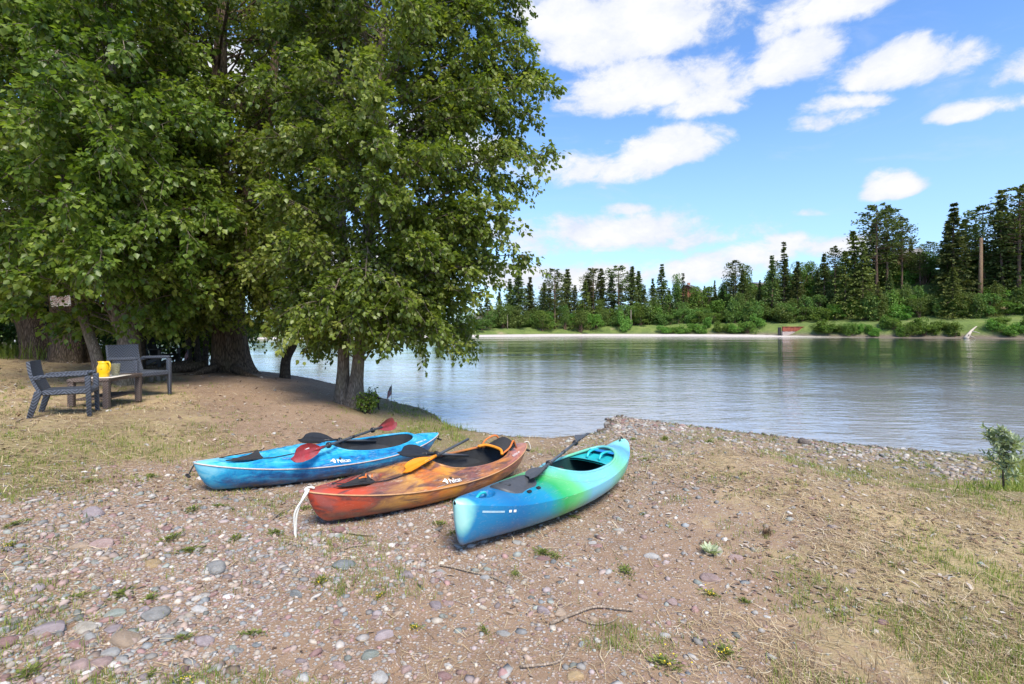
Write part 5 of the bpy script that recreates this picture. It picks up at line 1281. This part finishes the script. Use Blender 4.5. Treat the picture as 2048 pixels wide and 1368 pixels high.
# small flags
def flag(label, p, h, rz, wave):
    t = thing('small_flag', label, 'flag', p, rz)
    mb = MB(); mb.tube([(0, 0, -.06), (0, 0, h)], .005, 7); mb.build('pole', MAT['wood_grey'], t)
    m, gg, b = new_mat('flag_cloth'); fu, fv = gg.attr('fu'), gg.attr('fv')
    st = gg.mapr(gg.math('FRACT', gg.math('MULTIPLY', fv, 6.5)), .49, .51, 0, 1)
    c = gg.mix(st, (.45, .02, .03), (.62, .60, .58))
    can = gg.math('MULTIPLY', gg.mapr(fu, .39, .41, 1, 0), gg.mapr(fv, .455, .465, 0, 1))
    cmb = gg.node('ShaderNodeCombineXYZ'); gg.l.new(gg.math('MULTIPLY', fu, 28), cmb.inputs[0]); gg.l.new(gg.math('MULTIPLY', fv, 17), cmb.inputs[1])
    star = gg.mapr(gg.voro(cmb.outputs[0], 1, rnd=0), .22, .30, 1, 0)
    c = gg.mix(can, c, gg.mix(star, (.012, .02, .075), (.6, .6, .6)))
    gg.put(b.inputs['Base Color'], c); b.inputs['Roughness'].default_value = .8
    A, Bv = np.meshgrid(np.linspace(0, 1, 25), np.linspace(0, 1, 15), indexing='ij'); fl, fh = h*.55, h*.42
    # hanging limp: cloth falls along the pole in folds
    X_ = A*fl*.46*(1-.25*Bv)+.006; Z_ = h-.01-(1-Bv)*fh*.95-A*fl*.55; Y_ = wave*np.sin(A*7+Bv*2)*.022*A**.5
    mb = MB(); mb.grid(np.stack([-X_, Y_, Z_], -1)); me = mb.mesh('cloth', True, dict(fu=A.ravel(), fv=Bv.ravel())); link('cloth', me, m, t)
p = ground_hit(785, 806)
flag('small striped flag on a stick at the grassy lip by the water', (-2.90, 12.05, gz(-2.90, 12.05)), .56, math.radians(-12), 1)
flag('small striped flag hanging under the trees beside the black chair', (-9.55, 14.75, gz(-9.55, 14.75)), .62, math.radians(-20), -1)

# sticks
def stick(label, pix, r, lift=.008):
    P = []
    for (px, py) in pix:
        q = ground_hit(px, py); P.append(q+np.array([0, 0, r*.8+lift]))
    c = spline(P, 18); o0 = c[0].copy(); mb = MB(); mb.tube(c-o0, np.linspace(r, r*.45, 18)*(1+.12*RNG.normal(size=18)), 7)
    k = 10; mb.tube([c[k]-o0, c[k]-o0+np.array([.03, .05, .02]), c[k]-o0+np.array([.05, .09, .015])], [r*.5, r*.35, r*.2], 5)
    o = mb.build('stick', MAT['wood_grey'], None, True, label=label, category='stick'); o.location = o0
stick('long pale bent stick lying on the bare dirt', [(1101,1253),(1140,1236),(1188,1219),(1230,1222),(1268,1226)], .011)
stick('thin curved twig under the long bent stick', [(1154,1240),(1188,1252),(1220,1248),(1240,1236)], .005)
stick('knobbly dark twig behind the foreground pebbles', [(880,1134),(900,1137),(940,1147),(985,1158),(1010,1170)], .008)
stick('broken twig lying near the bottom centre of the dirt', [(1041,1338),(1090,1334),(1120,1326),(1136,1305),(1140,1287)], .007)
stick('straight twig beside the bow of the orange kayak', [(546,1042),(562,1030),(584,1018)], .006, .02)
stick('short bleached stick on gravel before the orange kayak', [(684,1102),(705,1096),(735,1092)], .008)
stick('pale driftwood piece on the gravel near the orange kayak', [(694,1068),(715,1072),(745,1074)], .011)

# ---------------------------------------------------------------- low weeds on the bank
def weed_mesh(seed, kind):
    rng = np.random.default_rng(seed); n = 130; a = rng.uniform(0, 6.28, n); r = np.abs(rng.normal(0, .45, n)); h = rng.uniform(.0, .5, n)*np.exp(-r*1.2)
    p = np.stack([r*np.cos(a), r*np.sin(a), h+.03], -1); o = np.stack([np.cos(a), np.sin(a), rng.uniform(.2, 1.0, n)], -1)
    return leaf_mesh(p, o, rng.normal(0, .4, (n, 3))+np.array([0, 0, 1.]), (.30 if kind else .22)*rng.uniform(.6, 1.3, n), np.clip(rng.normal(.5, .22, n), 0, 1), .16 if kind else .26, 'leaves')
WM = [weed_mesh(k, k % 2) for k in range(5)]
for m_ in WM: m_.materials.append(MAT['weed'])
def flowers(seed):
    rng = np.random.default_rng(seed); mb = MB(); V, F = ico(1)
    for k in range(16):
        a = rng.uniform(0, 6.28); r = abs(rng.normal(0, .45)); mb.add(V*.05+np.array([r*math.cos(a), r*math.sin(a), .22+.3*rng.random()]), None, F)
    return mb.mesh('blossoms', True)
FLM = flowers(3); FLM.materials.append(MAT['yellow_petal'])
WEEDS = [(340,1082,80,0),(380,1102,60,0),(470,1078,60,0),(240,1190,70,0),(300,1200,60,0),(150,1197,70,0),(365,1278,60,0),(505,1270,60,0),(640,1166,62,1),(760,1194,44,1),(825,1258,56,1),(968,1262,46,0),(385,1022,60,0),(440,1015,56,0),(180,965,46,0),(300,955,50,0),
 (700,1020,56,1),(740,1028,40,1),(795,1015,46,1),(1150,1035,34,0),(1030,1150,50,0),(1085,1108,50,0),(1110,1115,40,0),(1290,1030,34,0),(30,1050,56,0),(60,1350,90,0),(300,1352,60,0),(370,1362,60,1),(1450,1308,80,1),(1330,1330,90,1),(1420,1190,70,1),(1490,1205,50,0),(880,1050,50,0),(905,1068,40,0),(610,1018,46,0),(1250,1145,60,0),(1210,940,40,0),(1265,880,36,0),(1330,880,36,0),(1420,885,40,0),(1290,920,36,0),(550,1070,56,0),(20,1095,60,1)]
for k, (px, py, w_, fl) in enumerate(WEEDS):
    p = ground_hit(px, py); r = w_/2*p[1]/1000
    t = thing('weed_clump', ('low weed with yellow flowers ' if fl else 'low green weed clump ')+'growing '+(spot(px) if py > 950 else 'on the bank behind the kayaks'), 'weed', (p[0], p[1], p[2]-.004), random.uniform(0, 6), ('flowering weeds ' if fl else 'plain weeds ')+(spot(px) if py > 950 else 'on the bank behind the kayaks')); t.scale = (r*random.uniform(.8, 1.35), r*random.uniform(.5, .9), r*random.uniform(.4, .75))
    link('leaves', WM[k % 5], None, t)
    if fl: link('blossoms', FLM, None, t)
# broad-leaved plant against the lichened stone, dry red tuft
p = ground_hit(1420, 1108); n = 46; rng = np.random.default_rng(9); a = rng.uniform(0, 6.28, n)
t = thing('broadleaf_weed', 'pale green broad leaved weed against the lichened stone', 'weed', tuple(p)); link('leaves', leaf_mesh(np.stack([.02*np.cos(a), .02*np.sin(a), np.full(n, .01)], -1), np.stack([np.cos(a), np.sin(a), rng.uniform(.3, 1.4, n)], -1), np.array([[0, 0, 1.]]*n)+rng.normal(0, .3, (n, 3)), .075*rng.uniform(.6, 1.2, n), rng.uniform(.4, 1, n), .2), MAT['leaf_will'], t)
p = ground_hit(1533, 1068); n = 70; V, F, T = blades(rng.normal(0, .02, n), rng.normal(0, .02, n), np.zeros(n), rng.uniform(.05, .11, n), np.full(n, .0025), rng.uniform(0, 6.28, n), rng.uniform(.2, 1, n), rng.uniform(0, .4, n))
t = link('dry_tuft', raw_mesh('dry_tuft', V, F, False, dict(tint=T)), MAT['litter'], None, label='rusty brown dry grass tuft on bare dirt', category='plant'); t.location = p
# ---------------------------------------------------------------- far bank: conifers, shrubs, houses
def conifer_mesh(seed, kind):
    """unit tree 1 m tall: returns trunk mesh, crown mesh"""
    rng = np.random.default_rng(seed); mb = MB()
    bend = rng.normal(0, .012, 2)
    ctr = lambda t: np.array([bend[0]*math.sin(t*3), bend[1]*math.sin(t*2.4), t])
    mb.tube([ctr(t) for t in np.linspace(0, 1, 9)], np.linspace(.016, .002, 9), 6)
    if kind == 'fir': lo, wid, nw, pw = .06, .21, 46, .98
    elif kind == 'broad': lo, wid, nw, pw = .02, .28, 44, .90
    elif kind == 'spindle': lo, wid, nw, pw = .15, .07, 36, .8
    else: lo, wid, nw, pw = .38, .18, 26, .42                      # pine
    P, D, S, T = [], [], [], []
    for k in range(nw):
        t = lo+(1-lo)*((k+rng.random())/nw); r = wid*max(1-((t-lo)/(1-lo)), .02)**pw
        if kind == 'pine': r = wid*(.55+.6*math.sin(min(1, (t-lo)/(1-lo)+.1)*math.pi)**.8)*(1 if t < .93 else .6)
        nb = rng.integers(4, 7) if kind != 'pine' else rng.integers(3, 5)
        for j in range(nb):
            a = rng.uniform(0, 6.28); rr = r*rng.uniform(.55, 1.18); c0 = ctr(t)
            drop = (-.28 if kind in ('fir', 'broad') else .10)*rr
            m_ = 17 if kind != 'pine' else 20
            for q in range(m_):
                f = (q+.5)/m_ if kind != 'pine' else .45+.55*rng.random()
                w_ = rr*.22*(1-f*.5) if kind != 'pine' else rr*.30
                P.append(c0+np.array([math.cos(a)*rr*f, math.sin(a)*rr*f, drop*f+.10*rr*f*f])+rng.normal(0, 1, 3)*w_*np.array([.5, .5, .28]))
                D.append([math.cos(a)+rng.normal(0, .55), math.sin(a)+rng.normal(0, .55), rng.normal(-.15, .35) if kind != 'pine' else rng.normal(.2, .5)])
                S.append(rng.uniform(.6, 1.2)*(.0235 if kind != 'spindle' else .018)); T.append(.45+.25*(f-.5)+rng.normal(0, .2))
            if kind == 'pine' or rng.random() < .2:
                mb.tube([c0, c0+np.array([math.cos(a)*rr*.8, math.sin(a)*rr*.8, drop*.8])], [.003, .001], 4, False)
    P = np.array(P); n = len(P)
    cr = leaf_mesh(P, np.array(D), rng.normal(0, .6, (n, 3))+np.array([0, 0, .8]), np.array(S)*1.25, np.clip(T, 0, 1), .30)
    return mb.mesh('trunk', True), cr
VAR = {}
for kind, nv in (('fir', 4), ('broad', 2), ('spindle', 1), ('pine', 3)):
    VAR[kind] = []
    for k in range(nv):
        tr, cr = conifer_mesh(200+k+7*len(VAR), kind); tr.materials.append(MAT['bark_far']); cr.materials.append(MAT['fir_lite' if kind == 'broad' else 'fir']); VAR[kind].append((tr, cr))
def far_at(px, s):
    """point on the far bank along the sight line px, s metres inland of its shore"""
    u = (px-1024)/1000; y = 110.
    for _ in range(30): y = .5*y+.5*(float(far_shore(u*y))+s)
    return u*y, y, float(far_z(np.array(u*y), np.array(y)))
KLAB = {'fir': 'dark pointed fir ', 'broad': 'broad light green conifer ', 'spindle': 'very thin spire shaped conifer ', 'pine': 'open crowned pine with bare lower trunk '}
def where_far(px):
    return ('across the river beneath the poplar boughs' if px < 960 else 'behind the pale buildings at the far shore' if px < 1075 else 'in the even fir row before the red house' if px < 1290 else 'around the red brown far house' if px < 1475
            else 'above the rusty bulkhead' if px < 1640 else 'below the large brown hill house' if px < 1850 else 'beside the tall brown snag on the hill' if px < 1990 else 'at the hill end past the snag')
def conifer(px, top, s, kind, wide=1.0, label=None):
    x, y, z = far_at(px, s); h = CAMZ+(HORI-top)/1000*y-z
    t = thing('pine_tree' if kind == 'pine' else 'fir_tree', label or KLAB[kind]+where_far(px), 'tree', (x, y, z-.1), random.uniform(0, 6.28), None if label else kind+' trees '+where_far(px))
    wide *= 1.22 if px < 1300 else 1.08; t.scale = (h*wide, h*wide, h); tr, cr = random.choice(VAR[kind]); link('trunk', tr, None, t); link('crown', cr, None, t)
CON = [(973,584,22,'fir',1.1),(999,583,26,'fir',1),(1018,557,24,'fir',1.05),(1039,541,20,'fir',1.25),(1061,553,22,'fir',1.0),(1089,564,22,'fir',1.1),(1109,539,14,'pine',1.1),(1135,538,22,'fir',1.1),(1098,575,14,'broad',.9),
 (1171,561,15,'broad',1.0),(1177,550,26,'fir',1),(1187,535,24,'pine',1.0),(1202,536,24,'fir',1.0),(1223,553,26,'fir',1.1),(1237,533,22,'pine',1.2),(1264,532,20,'fir',.95),(1278,541,24,'fir',1.0),(1305,556,22,'fir',.9),(1325,527,24,'fir',1.05),(1366,545,22,'spindle',1.2),(1472,520,26,'pine',1.0),(1485,540,24,'fir',1.1),
 (1542,510,20,'fir',1.0),(1567,482,24,'spindle',1.3),(1596,522,22,'fir',1.0),(1649,507,22,'fir',1.0),(1671,493,28,'pine',1.0),(1690,500,18,'broad',1.0),(1705,460,20,'broad',1.0),(1725,480,17,'broad',.9),(1754,411,26,'pine',1.1),(1774,415,30,'pine',.9),(1803,436,30,'pine',.85),(1821,476,36,'fir',.9),(1757,562,14,'broad',.8),(1780,540,20,'fir',.9),
 (1910,404,24,'fir',1.05),(1895,440,28,'fir',1.0),(1906,532,15,'broad',1.1),(1967,411,28,'pine',1.0),(2007,378,26,'fir',.9),(2037,372,24,'pine',1.1),(2025,430,30,'fir',1.0),(2075,390,26,'fir',1.0),(2110,400,24,'pine',1.1),(2140,380,28,'fir',1.0),(2180,400,26,'fir',1.1),(1990,560,16,'broad',.9),(1520,560,24,'fir',.9),(1430,560,34,'fir',.8),(1150,570,20,'fir',1),(1290,570,18,'fir',1.0),(1635,540,26,'fir',1.0),
 (880,575,24,'fir',1.1),(905,590,22,'fir',1),(840,590,26,'fir',1),(700,585,26,'fir',1.1),(640,590,28,'fir',1.0),(560,580,26,'fir',1.1)]
for c in CON: conifer(*c)
skyl = sorted((c[0], c[1]) for c in CON); SX = [a for a, _ in skyl]; SY = [b for _, b in skyl]
px = 962.
while px < 2200:                                          # the belt is several trees deep
    tp = float(np.interp(px, SX, SY)); conifer(px, min(tp+random.uniform(14, 46), 606), random.uniform(27, 38), random.choice(('fir', 'fir', 'broad', 'pine')), random.uniform(1.0, 1.35)); px += random.uniform(13, 24)
# broad-leaved shrubs and trees
def shrub_mesh(seed, n=2600, lumps=12, tall=1.0):
    rng = np.random.default_rng(seed); L = []
    for k in range(lumps):
        a = rng.uniform(0, 6.28); r = rng.uniform(.0, .62); L.append((r*math.cos(a), r*math.sin(a), rng.uniform(.15, .95)*tall, rng.uniform(.14, .40)))
    L = np.array(L); i_ = rng.integers(0, lumps, n); d = unit(rng.normal(size=(n, 3))); rad = L[i_, 3]*rng.uniform(.55, 1.08, n)
    p = L[i_, :3]+d*rad[:, None]*np.array([1, 1, .85]); p[:, 2] = np.abs(p[:, 2])
    cr = leaf_mesh(p, d+rng.normal(0, .6, (n, 3)), d+np.array([0, 0, .5])+rng.normal(0, .5, (n, 3)), (.085 if tall < 1.2 else .075)*rng.uniform(.5, 1.3, n), np.clip(.35+.3*(p[:, 2]/tall-.5)*0+rng.normal(.1, .22, n), 0, 1), .42)
    mb = MB()
    for k in range(lumps): mb.tube(limb_curve(np.array([rng.normal(0, .04), rng.normal(0, .04), -.05]), L[k, :3], .1, 6), np.linspace(.022, .006, 6), 5, False)
    return mb.mesh('stem', True), cr
SH = [shrub_mesh(300+k) for k in range(6)]; SHT = [shrub_mesh(320+k, 2600, 11, 1.7) for k in range(3)]
def variant(S, mat):
    out = []
    for tr, cr in S:
        c = cr.copy(); c.materials.clear(); c.materials.append(mat); t_ = tr.copy(); t_.materials.clear(); t_.materials.append(MAT['bark_far']); out.append((t_, c))
    return out
SHD, SHB, STD = variant(SH, MAT['shrub']), variant(SH, MAT['bright_shrub']), variant(SHT, MAT['bright_shrub'])
STD2 = variant(SHT, MAT['shrub'])
def shrub(px, s, wpx, hm, S, label, group, name='shrub'):
    x, y, z = far_at(px, s); r = wpx/2*y/1000
    t = thing(name, label, name.replace('_', ' ') if name == 'shrub' else 'tree', (x, y, z-.1), random.uniform(0, 6.28), group); t.scale = (r, r, hm/(1.25 if S in (SHD, SHB) else 2.0)); tr, cr = random.choice(S); link('stem', tr, None, t); link('crown', cr, None, t)
px = 935.
while px < 2230:                                          # dense line of shrubs behind the grass
    shrub(px, random.uniform(11, 20) if px < 1330 else random.uniform(14, 20), random.uniform(36, 70), random.uniform(3.2, 7.4), random.choice((SHD, SHD, SHB, STD, STD2)), 'leafy green thicket shrub '+where_far(px), 'thicket shrubs '+where_far(px)); px += random.uniform(11, 18)
px = 1330.
while px < 2230:                                          # low bright shrubs along the water
    if not (1530 < px < 1640) and not (1925 < px < 1970): shrub(px, float(np.interp((px-1024)/1000*118, [10, 60, 75], [9, 8, 1.5]))+random.uniform(.8, 4.5), random.uniform(32, 56), random.uniform(2.0, 3.6), SHB, 'low bright waterline bush '+where_far(px), 'waterline bushes '+where_far(px))
    px += random.uniform(12, 20)
px = 1380.
while px < 2230:                                          # shrubs climbing the hill
    for s in (24, 34, 44):
        if 1835 < px < 1880 and s < 40: continue
        shrub(px+random.uniform(-12, 12), s+random.uniform(-3, 3), random.uniform(40, 64), random.uniform(3.0, 5.5), random.choice((SHD, SHB, SHB)), 'green hillside shrub '+where_far(px), 'hillside shrubs '+where_far(px))
    px += 34
for px, s, w_, h in [(1355,26,46,14.5),(1491,26,50,15),(1420,30,60,9),(1452,30,50,10),(1600,30,60,13),(1625,32,50,11),(1850,34,110,9),(1890,34,80,8),(1480,20,40,8),(1240,16,44,7),(1275,18,50,7.5),(1105,20,40,7),(1020,24,50,7),(985,28,50,6),(1130,18,44,8),(1160,22,50,8),(1200,20,46,8.5),(1310,20,50,8),(1075,22,40,7),(1340,24,50,9),(1390,28,60,9.5),(1540,30,50,10)]:
    shrub(px, s, w_, h, random.choice((STD, STD2)), 'broad leaved tree '+where_far(px), 'broad leaved trees '+where_far(px), 'leafy_tree')
for px in (520, 560, 600, 640, 680, 730, 780, 830, 880, 920):
    shrub(px+random.uniform(-10, 10), random.uniform(20, 30), random.uniform(50, 70), random.uniform(3, 5), random.choice((SHD, SHB)), 'green shrub across the river seen beneath the tree crowns', 'shrubs across the river beneath the crowns')
for px in (330, 380, 430, 480, 280, 230):
    shrub(px, random.uniform(16, 26), 70, random.uniform(3.5, 6), random.choice((SHD, SHB)), 'green shrub across the river glimpsed through the wood', 'shrubs across the river behind the wood')

# houses
def house(name, label, px, s, top, wpx, wallm, roofm, rz, storeys=2, depth=8, chimney=False, zoff=0):
    x, y, z = far_at(px, s); wd = wpx*y/1000; ht = CAMZ+(HORI-top)/1000*y-z; eave = ht*.64
    t = thing(name, label, 'house', (x, y, z), rz)
    mb = MB(); mb.box((0, 0, eave/2-.5), (wd, depth, eave+1)); 
    mb.add([(-wd/2, -depth/2, eave), (-wd/2, depth/2, eave), (-wd/2, 0, ht-.1)], None, [(0, 2, 1)]); mb.add([(wd/2, -depth/2, eave), (wd/2, depth/2, eave), (wd/2, 0, ht-.1)], None, [(0, 1, 2)])
    mb.build('wall', wallm, t, False)
    mb = MB(); e = .5
    for sg_ in (-1, 1):
        sl = np.array([(-wd/2-e, sg_*(depth/2+e), eave-.25), (wd/2+e, sg_*(depth/2+e), eave-.25), (wd/2+e, 0, ht), (-wd/2-e, 0, ht)]); V = np.concatenate([sl, sl+np.array([0, 0, .18])])
        mb.add(V, [(0, 1, 2, 3), (7, 6, 5, 4), (0, 4, 5, 1), (1, 5, 6, 2), (2, 6, 7, 3), (3, 7, 4, 0)])
    rf = mb.build('roof', roofm, t, False)
    if chimney: mb = MB(); mb.box((wd*.2, .8, ht+.2), (.8, .8, 1.6), None, .05); mb.build('chimney', M_plain('brick', (.3, .14, .10), .9), rf, False)
    for st in range(storeys):
        for k in range(3):
            xx_ = (k-1)*wd*.28; zz_ = eave*(st+.55)/storeys
            mb = MB(); mb.box((xx_, -depth/2-.03, zz_), (wd*.15, .08, eave/storeys*.5), None, .0); wn = mb.build('window', M_WFR, t, False)
            mb = MB(); mb.box((xx_, -depth/2-.075, zz_), (wd*.15-.16, .02, eave/storeys*.5-.16)); mb.build('pane', M_PANE, wn, False)
    return t
M_WFR = M_plain('window_frame', (.6, .58, .55), .6); M_PANE = M_plain('window_pane', (.03, .035, .04), .1, .1, 2, 0)
M_redw = M_plain('red_brown_siding', (.26, .085, .05), .8, .15, 3); M_brw = M_plain('brown_siding', (.28, .15, .09), .8, .15, 3); M_roof = M_plain('grey_shingle', (.20, .185, .17), .9, .2, 4); M_whw = M_plain('white_siding', (.62, .63, .64), .7, .08, 2); M_peach = M_plain('peach_roof', (.50, .33, .25), .85, .15, 3)
house('house', 'red brown house with grey gable showing above the far trees', 1380, 40, 571, 30, M_redw, M_roof, math.radians(50), chimney=True)
house('house', 'large brown house with grey roof among pines on the hill', 1800, 52, 500, 62, M_brw, M_roof, math.radians(-28), depth=11)
house('house', 'brown house half hidden behind tall firs on the hilltop', 1975, 54, 505, 60, M_brw, M_roof, math.radians(20), depth=10)
house('house', 'long brown house behind the right hand pines', 2060, 56, 480, 80, M_brw, M_roof, math.radians(10), depth=10)
house('house', 'white building glimpsed at the far left shore', 962, 30, 628, 22, M_whw, M_roof, math.radians(10), 1, 6)
house('house', 'pale building with peach coloured roof behind the far shrubs', 990, 36, 620, 26, M_whw, M_peach, math.radians(-8), 1, 7)
house('house', 'tan house peeping above shrubs in the middle of the far bank', 1520, 50, 566, 36, M_plain('tan_siding', (.42, .33, .25), .8, .1, 3), M_roof, math.radians(12), 1, 8)

# rusty bulkhead with concrete foot
x, y, z = far_at(1585, 6.4); z = WATER+.38
t = thing('rusty_bulkhead', 'rusty red metal bulkhead over a concrete foot at the far waterline', 'bulkhead', (x, y, z), math.radians(4)); k_ = y/1000
mb = MB(); mb.box((0, 0, .3), (44*k_, .5, 1.5), None, .04); mb.build('concrete_foot', M_plain('stained_concrete', (.36, .30, .28), .85, .2, 2, .3), t, True, 40)
rust = M_plain('rusty_steel', (.24, .062, .035), .8, .3, 1.5, .3, dirt=((.12, .04, .03), .6))
for k in range(8):
    mb = MB(); mb.box(((k-3.5)*5.5*k_, -.12+(.05 if k % 2 else 0), 1.45), (5.5*k_*.99, .4, 1.15), None, .03); mb.build('steel_panel', rust, t, True, 40)
mb = MB(); mb.box((0, -.15, 2.06), (45*k_, .55, .10), None, .02); mb.build('cap_rail', rust, t, True, 40)
mb = MB(); mb.box((-25.5*k_, .35, .9), (5.5*k_, .3, 2.0), None, .03); mb.build('culvert_mouth', MAT['black'], t, True, 40)
# pale fallen log, snag, poles
def pole(name, label, px, s, y0, y1, r, mat, cat, lean=0, arm=False):
    x, y, z = far_at(px, s); zt = CAMZ+(HORI-y1)/1000*y
    t = thing(name, label, cat, (x, y, z-.2)); mb = MB(); h = zt-z
    mb.tube([(0, 0, 0), (lean*.5, 0, h*.5), (lean, 0, h)], [r, r*.8, r*.55], 8); mb.build('post', mat, t)
    if arm: mb = MB(); mb.box((lean, 0, h-.6), (2.0, .12, .12), None, .02); mb.build('cross_arm', mat, t, True, 40)
    return t, h
PW = M_plain('pole_wood', (.26, .21, .17), .9, .2, 2, .2)
pole('utility_pole', 'wooden utility pole beside the white building', 949, 26, 640, 610, .14, PW, 'pole', 0, True)
pole('dead_trunk', 'short pale dead trunk standing in shrubs at left of the far bank', 1015, 13, 650, 626, .16, PW, 'dead tree')
pole('dead_trunk', 'bare pale trunk standing before the firs in the middle', 1262, 13, 650, 618, .14, PW, 'dead tree')
pole('utility_pole', 'thin pole rising above the shrubs by the spindly firs', 1624, 40, 600, 525, .14, PW, 'pole')
pole('utility_pole', 'thin dark pole on the hill left of the tall dark fir', 1868, 50, 560, 494, .13, M_plain('dark_pole', (.10, .07, .055), .9), 'pole')
pole('utility_pole', 'slim mast behind the leafy trees of the far bank', 1452, 50, 600, 545, .07, PW, 'pole')
t, h = pole('snag', 'tall broken orange brown snag between the right hand pines', 1960, 22, 620, 474, .50, M_bark('bare_snag', (.16, .09, .05), (.38, .25, .16), .8, .5), 'dead tree', .3)
x, y, z = far_at(1945, 1.5)
t = thing('driftwood_log', 'bleached fallen log sloping from the far bank into the water', 'log', (x, y, z)); k_ = y/1000
wl = M_bark('bleached_wood', (.36, .30, .25), (.58, .51, .44), .8, .3)
mb = MB(); mb.tube(spline([(-26*k_, -1.5, -.1), (-8*k_, 0, .7), (8*k_, 1, 1.6), (26*k_, 2, 2.4)], 16), np.linspace(.42, .10, 16), 9); mb.build('trunk', wl, t)
for (a, b_) in (((-14*k_, -.8, .5), (-6*k_, -1.5, .0)), ((4*k_, .5, 1.4), (12*k_, -.4, 1.0)), ((-18*k_, -1, .3), (-24*k_, -2, .9))):
    mb = MB(); mb.tube([a, b_], [.14, .05], 6); mb.build('limb', wl, t)
